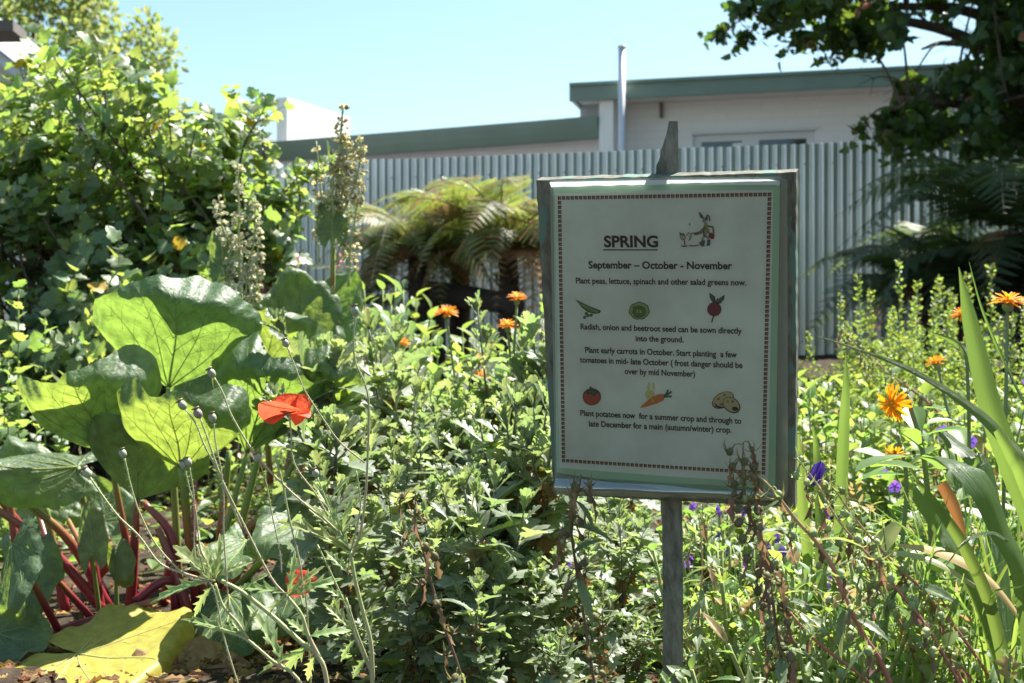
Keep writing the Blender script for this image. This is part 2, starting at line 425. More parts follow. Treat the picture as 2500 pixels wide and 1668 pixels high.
def tall_wing():
    yaw = R(13.8)
    Y0 = 13.6
    root = empty("white_brick_building", (0.75, Y0, 0)); base = np.array([0.75, Y0, 0])
    tag(root, "tall white painted brick building with green fascia and a window above the fence", "building")
    x_left = (1448 - 1250) / F * Y0
    M0 = frame2d(x_left, Y0, yaw); M = lambda v: M0(v) - base
    eave = hz(249, 13.2) + .035; topf = hz(207, 13.2)
    # brick wall with window opening (opening only seen above the fence)
    wl, wr = 1.10, 2.38; wt = hz(325, 13.2)
    wall = MB()
    box(wall, (0, 0, -.2), (wl, .2, eave), M=M); box(wall, (wr, 0, -.2), (3.02, .2, eave), M=M)
    box(wall, (wl, 0, wt), (wr, .2, eave), M=M); box(wall, (wl, 0, -.2), (wr, .2, wt - 1.25), M=M)
    box(wall, (0, .2, -.2), (.2, 6, eave), M=M)
    m, nt, b = mat("painted_brick"); L = nt.links.new
    tc = N(nt, "ShaderNodeTexCoord"); mp = N(nt, "ShaderNodeMapping"); mp.inputs["Rotation"].default_value = (R(90), 0, 0)
    br = N(nt, "ShaderNodeTexBrick"); br.inputs["Scale"].default_value = 1; br.inputs["Brick Width"].default_value = .24; br.inputs["Row Height"].default_value = .086; br.inputs["Mortar Size"].default_value = .006
    br.inputs["Color1"].default_value = (.78, .77, .77, 1); br.inputs["Color2"].default_value = (.755, .745, .745, 1); br.inputs["Mortar"].default_value = (.72, .71, .71, 1)
    L(tc.outputs["Object"], mp.inputs[0]); L(mp.outputs[0], br.inputs["Vector"]); L(br.outputs[0], b.inputs["Base Color"]); b.inputs["Roughness"].default_value = .75
    bp = N(nt, "ShaderNodeBump"); bp.inputs["Strength"].default_value = .2; bp.inputs["Distance"].default_value = .004; L(br.outputs["Fac"], bp.inputs["Height"]); bp.invert = True; L(bp.outputs[0], b.inputs["Normal"])
    wall.build("brick_wall", m, root, smooth=False)
    w2 = MB(); box(w2, (3.02, -.03, hz(322, 13)), (9, .17, eave), M=M)
    w2.build("weatherboard_panel", M_white2, root, smooth=False)
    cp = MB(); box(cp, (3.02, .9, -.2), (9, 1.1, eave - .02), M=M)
    cp.build("carport_shade_panel", M_cshade, root, smooth=False)  # solid dark panel in place of the shaded interior
    fa = MB()
    box(fa, (-.17, -.50, eave - .035), (9, -.46, topf), M=M)
    box(fa, (-.17, -.46, topf - .05), (9, -.40, topf), M=M)
    box(fa, (-.17, -.46, eave - .02), (-.13, 5, topf - .051), M=M)
    box(fa, (-.165, -.53, topf - .03), (9, -.501, topf + .004), M=M)
    fa.build("fascia", M_green, root, smooth=False)
    ro = MB(); box(ro, (-.13, -.40, topf - .10), (9, 6, topf - .02), M=M); ro.build("roof", M_roof, root, smooth=False)
    sf = MB(); box(sf, (-.13, -.46, eave + .004), (9, .0, eave + .02), M=M); sf.build("soffit", M_white, root, smooth=False)
    wf = MB(); fw = .045
    box(wf, (wl + .002, .03, wt - 1.2), (wl + fw, .09, wt - .002), M=M); box(wf, (wr - fw, .03, wt - 1.2), (wr - .002, .09, wt - .002), M=M)
    mid = (wl + wr) / 2 - .03
    box(wf, (mid - .05, .03, wt - 1.2), (mid + .05, .09, wt - fw), M=M)
    box(wf, (wl + fw, .03, wt - fw), (wr - fw, .09, wt - .002), M=M)
    for a, b2 in ((wl + fw, mid - .05), (mid + .05, wr - fw)):
        box(wf, (a, .035, wt - fw - .03), (b2, .085, wt - fw), M=M)
        box(wf, (a, .035, wt - 1.2), (a + .04, .085, wt - fw - .03), M=M); box(wf, (b2 - .04, .035, wt - 1.2), (b2, .085, wt - fw - .03), M=M)
    win = wf.build("window", M_alu, root, smooth=False)
    for a, b2 in ((wl + fw + .04, mid - .09), (mid + .09, wr - fw - .04)):
        g = MB(); box(g, (a, .055, wt - 1.2), (b2, .06, wt - fw - .03), M=M); g.build("pane", M_glass, win, smooth=False)
    g = MB(); box(g, (wl + .42, .048, wt - .22), (wl + .54, .052, wt - fw - .05), M=M); g.build("paper_notice", M_white, win, smooth=False)
    g = MB(); box(g, (wl - .02, -.035, wt + .002), (wr + .02, -.001, wt + .03), M=M); g.build("lintel_strip", M_alu, root, smooth=False)
    g = MB(); box(g, (.74, -.05, eave - .17), (.775, -.001, eave - .01), M=M); g.build("wall_bracket", M_brown, root, smooth=False)
    # flue pipe in front of the eave
    p = empty("flue_pipe", at(1518, 400, 12.9) - np.array([0, 0, 1.6]))
    g = MB(); zt = hz(117, 12.9); b0 = np.array(p.location)
    tube(g, np.array([[0, 0, 0], [0, 0, zt - b0[2]]]), [.038], 14, samples=3)
    g.build("pipe", M_pipe, p)
    g = MB(); tube(g, np.array([[0, 0, zt - b0[2] + .001], [0, 0, zt - b0[2] + .02]]), [.046, .046], 14, samples=2); g.build("cap", M_pipe, p)
    tag(p, "tall thin grey pipe rising above the roof line behind the sign", "pipe")
tall_wing()

def low_wing():
    yaw = R(24)
    YR = 13.2
    xr = (1462 - 1250) / F * YR
    base = np.array([xr, YR, 0]); root = empty("low_white_building", base)
    tag(root, "low white building with green gutter left of the grey pipe", "building")
    M0 = frame2d(xr, YR, yaw); M = lambda v: M0(v) - base
    Ln = 4.46
    zt, zb = hz(283, YR), hz(336, YR)
    slope = .0
    g = MB()
    # gutter: shaped profile swept along the front
    prof = [(-.02, zt), (-.06, zt - .01), (-.05, zt - .07), (-.03, zt - .15), (.0, zb), (.12, zb), (.12, zt - .02), (.0, zt - .03)]
    k = len(prof)
    V = []
    for x in (-Ln, 0):
        for y, z in prof: V.append((x, y, z))
    V = M(np.array(V))
    j = np.arange(k)
    g.add(V, [np.stack([j, (j + 1) % k, k + (j + 1) % k, k + j], -1), np.array([j[::-1]]), np.array([k + j])])
    g.build("gutter", M_green, root, smooth=False)
    g = MB(); box(g, (-Ln + .08, .35, -.2), (-.02, .5, zb + .12), M=M); box(g, (-Ln + .08, .5, -.2), (-Ln + .2, 5, zb + .1), M=M)
    g.build("wall", M_white2, root, smooth=False)
    g = MB(); box(g, (-Ln + .02, .12, zb + .006), (-.01, .349, zb + .03), M=M); g.build("soffit", M_white, root, smooth=False)
    g = MB(); box(g, (-Ln + .02, .121, zb + .125), (-.02, 5, zt - .06), M=M); g.build("roof", M_roof, root, smooth=False)
    # parapet walls that run back at both ends, their right faces in the sun
    g = MB(); h = hz(245, 13.3)
    box(g, (.01, -.02, -.2), (.17, 3.4, h), M=M); g.build("end_wall", M_white, root, smooth=False)
    g = MB(); box(g, (.0, -.03, h + .002), (.18, 3.42, h + .03), M=M); g.build("coping", M_white2, root, smooth=False)
    g = MB(); Yc = YR + Ln * math.sin(yaw)
    hc = hz(224, 15.2)
    box(g, (-Ln - .10, .6, zt - .25), (-Ln + .06, 2.1, hc), M=M); g.build("parapet", M_white, root, smooth=False)
    g = MB(); box(g, (-.33, .3, zt - .055), (-.012, .8, hz(243, 13.6)), M=M); g.build("roof_box", M_brown if False else M_roof, root, smooth=False)
low_wing()

def left_house():
    base = np.array([-4.4, 9.6, 0.]); root = empty("gabled_white_house", base)
    tag(root, "white house with a sloping gable edge half hidden by the leafy shrub", "house")
    def rel(v): return v - base
    # gable wall facing the camera, roof edge falling to the right
    a = at(-420, -180, 9.6); b_ = at(215, 325, 9.6); 
    g = MB(); v = []
    for dy in (0, .2):
        for p in (a, b_, np.array([b_[0], 9.6, 0]), np.array([a[0], 9.6, 0])): v.append(p + (0, dy, 0))
    g.add(rel(np.array(v)), [np.array([(0, 1, 2, 3), (7, 6, 5, 4), (0, 4, 5, 1), (1, 5, 6, 2), (2, 6, 7, 3), (3, 7, 4, 0)])])
    g.build("wall", M_white, root, smooth=False)
    d = nrm(b_ - a); up = np.array([-d[2], 0, d[0]])
    g = MB(); v = []
    for dy in (-.35, -.30):
        for p, k in ((a, .02), (b_ + d * .3, .02), (b_ + d * .3, .09), (a, .09)): v.append(p + up * k + (0, dy, 0))
    g.add(rel(np.array(v)), [np.array([(0, 1, 2, 3), (7, 6, 5, 4), (0, 4, 5, 1), (1, 5, 6, 2), (2, 6, 7, 3), (3, 7, 4, 0)])])
    g.build("bargeboard", M_alu, root, smooth=False)
    g = MB(); v = []
    for k in (.091, .11):
        for p, dy in ((a, -.38), (b_ + d * .32, -.38), (b_ + d * .32, 4), (a, 4)): v.append(p + up * k + (0, dy, 0))
    g.add(rel(np.array(v)), [np.array([(0, 1, 2, 3), (7, 6, 5, 4), (0, 4, 5, 1), (1, 5, 6, 2), (2, 6, 7, 3), (3, 7, 4, 0)])])
    g.build("roof", M_roof, root, smooth=False)
    g = MB(); c = at(62, 330, 9.5); box(g, rel(c)[None][0] + (-.16, -.03, -.5), rel(c) + (.16, .0, .08)); g.build("window", M_glass, root, smooth=False)
left_house()
def grey_shed():
    base = np.array([-4.2, 15.5, 0.]); root = empty("grey_roofed_house", base)
    tag(root, "distant house with a flat grey roof showing between shrub tips", "house")
    M = frame2d(at(290, 0, 15.5)[0], 15.5, R(8)); M2 = lambda v: M(v) - base
    g = MB(); box(g, (0, 0, 0), (1.35, 3, hz(345, 15.5)), M=M2); g.build("wall", M_white2, root, smooth=False)
    g = MB(); box(g, (-.1, -.15, hz(345, 15.5)), (1.42, 3.1, hz(288, 15.5)), M=M2); g.build("roof", M_roof, root, smooth=False)
grey_shed()
def eave_corner():
    c = at(20, 78, 6.5); base = np.array([c[0] - 1.0, c[1] + .3, 0]); root = empty("brown_awning", base)
    tag(root, "flat brown awning corner jutting in at the picture's upper edge", "awning")
    g = MB()
    v = np.array([at(-500, 62, 6.3), at(32, 58, 6.3), at(66, 88, 6.9), at(-500, 96, 6.9)])
    lo = v - np.array([0, 0, .035]); V = np.concatenate([v + (0, 0, .02), lo]) - base
    g.add(V, [np.array([(0, 1, 2, 3), (7, 6, 5, 4), (0, 4, 5, 1), (1, 5, 6, 2), (2, 6, 7, 3), (3, 7, 4, 0)])])
    g.build("roof_sheet", M_brown, root, smooth=False)
    for x in (-450, -320):
        g = MB(); p = at(x, 80, 6.6); tube(g, np.array([[p[0], p[1], 0], [p[0], p[1], p[2] - .03]]) - base, [.03], 8, samples=2); g.build("post", M_brown, root)
eave_corner()

# ---------------------------------------------------------------- the sign
_bc = [(1309, 440), (1944, 420), (1942, 1240), (1352, 1207)]
_P = [np.array(p) for p in ([.0227, 1.157, .1520], [.2496, 1.079, .1489], [.2692, 1.167, -.158], [.0423, 1.245, -.1549])]
S_o = np.mean(_P, axis=0)
S_u = nrm((_P[1] - _P[0]) + (_P[2] - _P[3]))
S_v = (_P[0] - _P[3]) + (_P[1] - _P[2]); S_v = nrm(S_v - S_u * (S_v @ S_u))
S_n = np.cross(S_u, S_v)            # away from the camera or towards it
if S_n @ S_o > 0: S_n = -S_n        # towards the camera
def on_sign(px, py, w=0.0):
    """the point of the photograph on the board's plane, w in front of it -> plane coordinates (u, v)"""
    r = np.array([(px - 1250) / F, 1, -(py - 834) / F])
    o = S_o + S_n * w
    p = r * ((o @ S_n) / (r @ S_n)) - o
    return p @ S_u, p @ S_v
def P3(u, v, w):
    return S_o + S_u * u + S_v * v + S_n * w + np.array([0, 0, EYE])
def sheet(mb, pts, w0, w1, mat=0, px=True):
    """polygon of photo points laid on the board from height w0 to w1"""
    uv = [on_sign(*p) for p in pts] if px else pts
    a = 0.5 * sum(uv[i - 1][0] * uv[i][1] - uv[i][0] * uv[i - 1][1] for i in range(len(uv)))
    if (a < 0) != (np.cross(S_u, S_v) @ S_n < 0): uv = uv[::-1]
    n = len(uv); v = np.array([P3(u, vv, w1) for u, vv in uv] + [P3(u, vv, w0) for u, vv in uv]) - SB
    j = np.arange(n)
    mb.add(v, [np.array([j]), np.stack([j, n + j, n + (j + 1) % n, (j + 1) % n], -1)], None, mat)
SB = at(1640, 1668, 1.28); SB[2] = 0.0
sign = empty("garden_sign", SB)
tag(sign, "weathered wooden sign on a stake with a laminated spring planting notice", "sign")
M_board = wood("weathered_board", (.20, .20, .16), (.075, .075, .06), (.13, .20, .17), along=2)
M_stake = wood("grey_stake", (.25, .25, .22), (.10, .10, .085), along=2)
M_gpaper = plain("pale_green_paper", (.42, .62, .46), .7, .05, 30)
M_page = plain("white_paper", (.77, .82, .80), .6, .14, 14)
M_ink = plain("black_ink", (.035, .035, .03), .6)
M_inkr = plain("border_ink", (.11, .05, .045), .6)
M_inkt = plain("border_orange", (.40, .20, .13), .6)
INK = {k: plain("print_" + k, c, .6) for k, c in dict(green=(.13, .24, .10), lime=(.28, .42, .16), dkgreen=(.05, .16, .11), beet=(.22, .05, .08), red=(.45, .10, .07), orange=(.62, .23, .08), yellow=(.62, .60, .30), tan=(.52, .45, .28), brown=(.20, .12, .06), grey=(.3, .32, .36), blue=(.10, .14, .2), olive=(.36, .38, .2)).items()}

M_edge = leafmat('clear_page_edge', (.62, .66, .66), (.75, .8, .8), .5, .3, .6, 0, 0)
def plastic(name, base, gl_, rough, clear):
    m, nt, b = mat(name); L = nt.links.new
    b.inputs["Base Color"].default_value = (*base, 1); b.inputs["Roughness"].default_value = rough; b.inputs["Specular IOR Level"].default_value = .6
    tr = N(nt, "ShaderNodeBsdfTransparent"); g_ = N(nt, "ShaderNodeBsdfGlossy"); g_.inputs["Roughness"].default_value = rough
    m1 = N(nt, "ShaderNodeMixShader"); m1.inputs[0].default_value = gl_; L(b.outputs[0], m1.inputs[1]); L(g_.outputs[0], m1.inputs[2])
    m2 = N(nt, "ShaderNodeMixShader"); m2.inputs[0].default_value = clear; L(m1.outputs[0], m2.inputs[1]); L(tr.outputs[0], m2.inputs[2])
    L(m2.outputs[0], [n for n in nt.nodes if n.type == 'OUTPUT_MATERIAL'][0].inputs[0]); return m
M_lam = plastic("laminate_margin", (.42, .48, .46), .15, .2, .45)
M_fold = plastic("sleeve_fold", (.3, .36, .3), .6, .12, .55)
def build_sign():
    # board with ragged edges
    uv = [on_sign(*p) for p in _bc]
    r = np.random.default_rng(5); n = 40; loop = []
    for i in range(4):
        a, b = np.array(uv[i]), np.array(uv[(i + 1) % 4])
        d = nrm(b - a); q = np.array([-d[1], d[0]])
        for k in range(n):
            loop.append(a + (b - a) * k / n + q * (r.normal(0, .0003) if k else 0))
    g = MB(); sheet(g, [tuple(p) for p in loop], -.018, 0, px=False)
    v = np.array([P3(u, vv, -.018) for u, vv in loop]) - SB
    g.add(v, [np.array([np.arange(len(v))])])
    board = g.build("board", M_board, sign, smooth=False)
    # stake behind the board
    T = lambda px, py, w: np.array(P3(*on_sign(px, py, w), w)) - SB
    prof = [(1634, 297, 1655, 296), (1622, 345, 1656, 345), (1604, 405, 1657, 405), (1599, 440, 1657, 440), (1606, 800, 1661, 800), (1613, 1210, 1664, 1210), (1617, 1300, 1667, 1300), (1618, 1500, 1668, 1500), (1619, 1700, 1668, 1700), (1620, 2080, 1669, 2080)]
    Vf = []; 
    pr = np.array(prof, float); tt = np.linspace(0, 1, 60); yy = np.interp(tt, [0, .12, .2, 1], [296, 380, 440, 2080])
    rows = []
    for y in yy:
        l = np.interp(y, pr[:, 1], pr[:, 0]); rt = np.interp(y, pr[:, 1], pr[:, 2])
        jl = r.normal(0, .8); 
        rows.append([T(l + jl, y, -.019), T(rt + r.normal(0, .4), y, -.019), T(rt, y, -.046), T(l + jl, y, -.046)])
    V = np.array(rows).reshape(-1, 3)
    f = []
    for i in range(len(rows) - 1):
        for j in range(4):
            f.append((i * 4 + j, i * 4 + (j + 1) % 4, i * 4 + 4 + (j + 1) % 4, i * 4 + 4 + j))
    g = MB(); g.add(V, [np.array(f)[:, ::-1], np.array([(0, 1, 2, 3), tuple(len(V) - 4 + k for k in (3, 2, 1, 0))])]); g.build("stake", M_stake, sign, smooth=False)
    # papers
    g = MB(); sheet(g, [(1343, 440), (1600, 434), (1905, 431), (1922, 440), (1924, 1200), (1912, 1222), (1640, 1212), (1362, 1206), (1356, 1190)], .0002, .0005); g.build("laminate_margin", M_lam, sign, smooth=False)
    g = MB(); nu, nv = 30, 14; V = []
    a0, a1, b0, b1 = [np.array(on_sign(*p, .004)) for p in ((1356, 1163), (1916, 1196), (1360, 1206), (1912, 1222))]
    for i in range(nv):
        t_ = i / (nv - 1)
        for j in range(nu):
            s_ = j / (nu - 1); q = (a0 * (1 - s_) + a1 * s_) * (1 - t_) + (b0 * (1 - s_) + b1 * s_) * t_
            V.append(P3(q[0], q[1], .0035 + .0085 * math.sin(min(1, t_ * 1.15) * 2.6) ** 1.3 * (1 - .55 * s_) + .0006 * math.sin(s_ * 16)) - SB)
    i = np.arange(nv - 1)[:, None] * nu; j = np.arange(nu - 1)[None]
    g.add(np.array(V), [np.stack([i + j, i + nu + j, i + nu + j + 1, i + j + 1], -1).reshape(-1, 4)]); g.build("sleeve_fold", M_fold, sign)
    g = MB(); sheet(g, [(1352, 452), (1600, 442), (1893, 440), (1905, 447), (1893, 1185), (1870, 1212), (1660, 1200), (1540, 1180), (1360, 1152)], .0006, .0016); g.build("green_sheet", M_gpaper, sign, smooth=False)
    g = MB(); sheet(g, [(1346, 442), (1600, 437), (1880, 435), (1906, 440), (1904, 452), (1893, 449), (1600, 449), (1352, 457)], .0058, .0062); g.build("sleeve_top_edge", M_edge, sign, smooth=False)
    g = MB(); sheet(g, [(1356, 472), (1600, 464), (1889, 463), (1876, 1176), (1620, 1160), (1367, 1140)], .0018, .0024)
    page = g.build("notice_page", M_page, sign, smooth=False)
    # border tiles
    g = MB(); W = .0025
    cor = [np.array(on_sign(x, y, W)) for x, y in ((1366, 484), (1879, 475), (1864, 1155), (1376, 1125))]
    for i, cnt in ((0, 47), (1, 62), (2, 45), (3, 60)):
        a, b = cor[i], cor[(i + 1) % 4]
        for k in range(cnt):
            c = a + (b - a) * (k + .0) / cnt; s = .00178
            for ox, oy, sx, sy, m_, w_ in ((0, 0, s, s, 0, .0026), (.0003, -.0003, s * .5, s * .5, 1, .0028)):
                q = [(c[0] + ox - sx, c[1] + oy - sy * .8), (c[0] + ox + sx * .8, c[1] + oy - sy), (c[0] + ox + sx, c[1] + oy + sy * .9), (c[0] + ox - sx * .9, c[1] + oy + sy)]
                sheet(g, q, .0024, w_, m_, px=False)
    g.build("printed_border", [M_inkr, M_inkt], page, smooth=False)
    # lettering
    Mx = np.array([S_u, S_v, S_n]).T
    def text(body, x0, y0, x1, y1, bold=.012, hpx=None):
        cu = bpy.data.curves.new("t", 'FONT'); cu.body = body; cu.size = 1; cu.offset = bold; cu.resolution_u = 4
        ob = bpy.data.objects.new("t", cu); C.objects.link(ob)
        dg = bpy.context.evaluated_depsgraph_get()
        me = bpy.data.meshes.new_from_object(ob.evaluated_get(dg))
        bpy.data.objects.remove(ob)
        co = np.array([v.co[:] for v in me.vertices]); 
        w = .0027
        a = np.array(on_sign(x0, y0, w)); b = np.array(on_sign(x1, y1, w))
        lo, hi = co[:, 0].min(), co[:, 0].max()
        sx = np.linalg.norm(b - a) / (hi - lo)
        sy = sx if hpx is None else abs(on_sign(x0, y0 - hpx, w)[1] - on_sign(x0, y0, w)[1]) / .73
        d = nrm(b - a); q = np.array([-d[1], d[0]])
        uv = a + ((co[:, 0:1] - lo) * sx) * d + (co[:, 1:2] * sy) * q
        for v, c_ in zip(me.vertices, uv):
            v.co = P3(c_[0], c_[1], w) - SB
        me.update()
        me.materials.clear(); me.materials.append(M_ink)
        o = bpy.data.objects.new("printed_line", me); C.objects.link(o); o.parent = page
        return o
    text("SPRING", 1475, 603, 1607, 603, .034, 28)
    g = MB(); sheet(g, [(1474.5, 607.5), (1607.5, 607.5), (1607.5, 610.3), (1474.5, 610.3)], .0024, .0027); g.build("underline", M_ink, page, smooth=False)
    text("September \u2013 October - November", 1437, 655, 1788, 657.5, .03, 18)
    text("Plant peas, lettuce, spinach and other salad greens now.", 1406, 692, 1822, 697, .026, 14.5)
    text("Radish, onion and beetroot seed can be sown directly", 1417.6, 804, 1811, 815, .026, 14.5)
    text("into the ground.", 1552, 833, 1669, 836, .026, 14.5)
    text("Plant early carrots in October. Start planting  a few", 1428.7, 861, 1799, 873, .026, 14.5)
    text("tomatoes in mid- late October ( frost danger should be", 1415.8, 885, 1812.7, 899, .026, 14.5)
    text("over by mid November)", 1525, 913, 1697, 920, .026, 14.5)
    text("Plant potatoes now  for a summer crop and through to", 1417, 1015, 1810, 1035, .026, 14.5)
    text("late December for a main (autumn/winter) crop.", 1438, 1041, 1786, 1057, .026, 14.5)
    # small printed pictures
    def ell(cx, cy, rx, ry, rot=0, n=20, wob=0.0):
        out = []
        for i in range(n):
            a = i / n * 2 * math.pi; k = 1 + wob * math.sin(a * 7) + wob * .6 * math.sin(a * 11 + 1)
            x, y = rx * k * math.cos(a), ry * k * math.sin(a)
            out.append((cx + x * math.cos(rot) - y * math.sin(rot), cy + x * math.sin(rot) + y * math.cos(rot)))
        return out
    def line(pts, w):
        p = np.array(pts, float); t = nrm(np.gradient(p, axis=0)); q = np.stack([-t[:, 1], t[:, 0]], -1) * w / 2
        return [tuple(x) for x in p + q] + [tuple(x) for x in (p - q)[::-1]]
    def picture(name, items):
        keys = []; g = MB()
        for i, (k, pts) in enumerate(items):
            if k not in keys: keys.append(k)
            sheet(g, pts, .0024, .00255 + .00006 * i, keys.index(k))
        g.build(name, [M_ink if k == "ink" else INK[k] for k in keys], page, smooth=False)
    picture("pea_pod_picture", [("ink", [(1406, 729), (1420, 736), (1440, 746), (1456, 752), (1469, 757), (1466, 763), (1452, 765), (1436, 760), (1422, 749)]), ("green", [(1409, 732), (1421, 738), (1440, 748), (1456, 754), (1466, 758), (1463, 762), (1452, 763), (1437, 758), (1424, 748)])]
            + [("lime", ell(1424 + i * 5.6, 744 + i * 2.6, 2.2, 2.0)) for i in range(7)] + [("ink", ell(x, y, 3.7, 3.6)) for x, y in ((1429, 773), (1433, 764), (1437, 769), (1445, 768))] + [("green", ell(x, y, 2.6, 2.5)) for x, y in ((1429, 773), (1433, 764), (1437, 769), (1445, 768))])
    picture("lettuce_picture", [("ink", ell(1562, 757.5, 25, 21.5, 0, 40, .03)), ("lime", ell(1562, 757.5, 23.2, 19.8, 0, 40, .03)), ("ink", ell(1562, 759, 16.5, 13, 0, 30, .05)), ("green", ell(1562, 759, 15, 11.5, 0, 30, .05)), ("ink", ell(1562, 759, 9, 7.5, .3, 24, .07)), ("lime", ell(1562, 759, 7.6, 6, .3, 24, .07)), ("ink", line([(1544, 750), (1555, 745), (1570, 747)], 1.2)), ("ink", line([(1548, 770), (1560, 774), (1577, 768)], 1.2)), ("ink", line([(1562, 754), (1561, 762), (1563, 766)], 1.6))])
    picture("beetroot_picture", [("ink", [(1733, 713), (1746, 722), (1749, 736), (1741, 737), (1734, 726)]), ("dkgreen", [(1735, 716), (1744, 723), (1747, 735), (1742, 735), (1736, 726)]), ("ink", [(1770, 718), (1769, 729), (1760, 740), (1750, 740), (1757, 727)]), ("dkgreen", [(1768, 721), (1767, 729), (1759, 738), (1753, 738), (1758, 728)]), ("beet", line([(1748, 746), (1750, 735), (1754, 727)], 4)), ("ink", ell(1745, 753.5, 17.5, 17)), ("beet", ell(1745, 753.5, 16, 15.5)), ("ink", line([(1744, 768), (1741, 776), (1739, 785)], 3)), ("beet", [(1737, 744), (1740, 741), (1742, 745), (1738, 750)])])
    picture("tomato_picture", [("ink", ell(1446.5, 967, 22.5, 21)), ("red", ell(1446.5, 967.3, 20.8, 19.2)), ("ink", [(1425, 957), (1438, 950), (1447, 948), (1458, 951), (1467, 958), (1457, 958), (1453, 966), (1445, 959), (1434, 962), (1436, 957)]), ("dkgreen", [(1428, 956.5), (1439, 951.5), (1447, 949.5), (1457, 952), (1463, 956.5), (1456, 956.5), (1452, 963), (1445, 957), (1437, 959), (1438, 955)]), ("ink", line([(1447, 952), (1446, 946), (1441, 943)], 4)), ("dkgreen", line([(1447, 952), (1446, 946.5), (1442, 944)], 2.4))])
    picture("carrot_picture", [("yellow", ell(1588, 962, 12, 13)), ("yellow", ell(1585, 941, 3.4, 9.5, .15)), ("yellow", ell(1597, 941, 3.4, 9.5, -.1)), ("orange", [(1564, 994), (1567, 989), (1592, 968), (1608, 961), (1620, 960), (1626, 966), (1622, 975), (1606, 983), (1580, 991)]), ("dkgreen", line([(1622, 965), (1630, 958), (1632, 950)], 5)), ("dkgreen", line([(1622, 966), (1633, 960), (1641, 954)], 4.5)), ("dkgreen", line([(1622, 967), (1633, 966), (1641, 966)], 4.5)), ("yellow", [(1592, 968), (1596, 975), (1599, 979), (1594, 979)])])
    picture("potato_picture", [("ink", ell(1766, 975, 29, 18.5, -.5)), ("tan", ell(1766, 974, 27, 16.5, -.5)), ("ink", ell(1787, 987, 24, 17.5, .65)), ("tan", ell(1786.5, 986, 22, 15.3, .65)), ("ink", [(1745, 980), (1752, 988), (1768, 992), (1762, 995), (1748, 991)]), ("brown", ell(1755, 972, 3.4, 2, .4)), ("brown", ell(1770, 962, 3.2, 1.8, -.4)), ("ink", ell(1796, 996, 8, 5, .2)), ("brown", ell(1778, 978, 3, 1.8, .4)), ("brown", ell(1790, 978, 4, 2, .5)), ("brown", ell(1762, 985, 4, 2, .2))])
    ol = lambda pts, w=1.1: ("ink", line(pts, w))
    picture("sowing_hare_picture", [
        ("olive", [(1709, 517), (1717, 527), (1718, 532), (1714, 531), (1710, 525)]), ("olive", line([(1727, 531), (1728, 524), (1732, 526), (1734, 539)], 3.6)),
        ("grey", ell(1720, 536, 4, 7, .2)), ("blue", ell(1725.5, 533, 3.6, 5, .1)), ("olive", [(1721, 541), (1728, 540), (1728, 549), (1734, 562), (1733, 570), (1721, 566), (1719, 550)]),
        ("olive", line([(1721, 553), (1712, 563), (1705, 567), (1696, 569)], 4)), ("olive", line([(1728, 551), (1741, 554), (1743, 567)], 4)), ("page", ell(1723, 569, 4.5, 8)) if False else ("grey", ell(1723.5, 568, 4, 7, .1)),
        ("olive", line([(1721, 576), (1717, 580), (1717, 586)], 5)), ("olive", line([(1730, 574), (1731, 580), (1731, 585)], 5)), ("brown", line([(1720, 550), (1727, 560), (1734, 572)], 2)),
        ("beet", [(1733, 568), (1741, 567), (1746, 573), (1744, 582), (1737, 582), (1731, 576)]), ("blue", [(1715, 585), (1722, 586), (1721, 600), (1713, 600), (1709, 592)]), ("brown", [(1708, 589), (1715, 596), (1720, 599), (1714, 600), (1709, 594)]), ("blue", [(1728, 584), (1736, 584), (1735, 598), (1726, 599), (1727, 596)]),
        ("tan", [(1661, 573), (1672, 571), (1675, 581), (1665, 584)]), ol([(1661, 573), (1672, 571), (1675, 581), (1665, 584), (1661, 573)]), ("brown", line([(1671, 583), (1673, 591), (1674, 599)], 2)), ol([(1661, 566), (1664, 571)], 2), ol([(1666, 570), (1670, 569), (1673, 574)], 1.5),
        ol([(1664, 599), (1672, 600), (1680, 599)], 1.4), ol([(1683, 598), (1695, 599), (1708, 597)], 1.4), ol([(1677, 573), (1684, 567)], 1.5), ol([(1687, 570), (1694, 567)], 1.5), ol([(1684, 586), (1688, 578)], 1.5), ol([(1685, 577), (1690, 573)], 1.3),
        ol([(1709, 517), (1717, 527), (1718, 532)]), ol([(1709, 517), (1711, 526), (1715, 531)]), ol([(1725, 531), (1728, 523), (1733, 527), (1735, 539)]), ol([(1721, 554), (1712, 564), (1696, 568)], .9), ol([(1722, 557), (1714, 568), (1697, 572)], .9), ol([(1727, 549), (1742, 552), (1745, 568)], .9), ol([(1719, 560), (1720, 573), (1728, 578)], 1), ("ink", ell(1685, 546, 1.4, 1.4))])
    # clear sleeve over the papers, curling out at the bottom
    m, nt, b = mat("clear_plastic"); L = nt.links.new
    tr = N(nt, "ShaderNodeBsdfTransparent"); tr.inputs[0].default_value = (.93, .96, .95, 1); gl = N(nt, "ShaderNodeBsdfGlossy"); gl.inputs["Roughness"].default_value = .12
    fr = N(nt, "ShaderNodeFresnel"); fr.inputs[0].default_value = 1.5; mx = N(nt, "ShaderNodeMixShader"); L(fr.outputs[0], mx.inputs[0]); L(tr.outputs[0], mx.inputs[1]); L(gl.outputs[0], mx.inputs[2])
    tc = N(nt, "ShaderNodeTexCoord"); nz = N(nt, "ShaderNodeTexNoise"); nz.inputs["Scale"].default_value = 9; nz.inputs["Detail"].default_value = 3; bp = N(nt, "ShaderNodeBump"); bp.inputs["Strength"].default_value = .12; bp.inputs["Distance"].default_value = .01
    L(tc.outputs["Object"], nz.inputs["Vector"]); L(nz.outputs[0], bp.inputs["Height"]); L(bp.outputs[0], gl.inputs["Normal"]); L(bp.outputs[0], fr.inputs["Normal"])
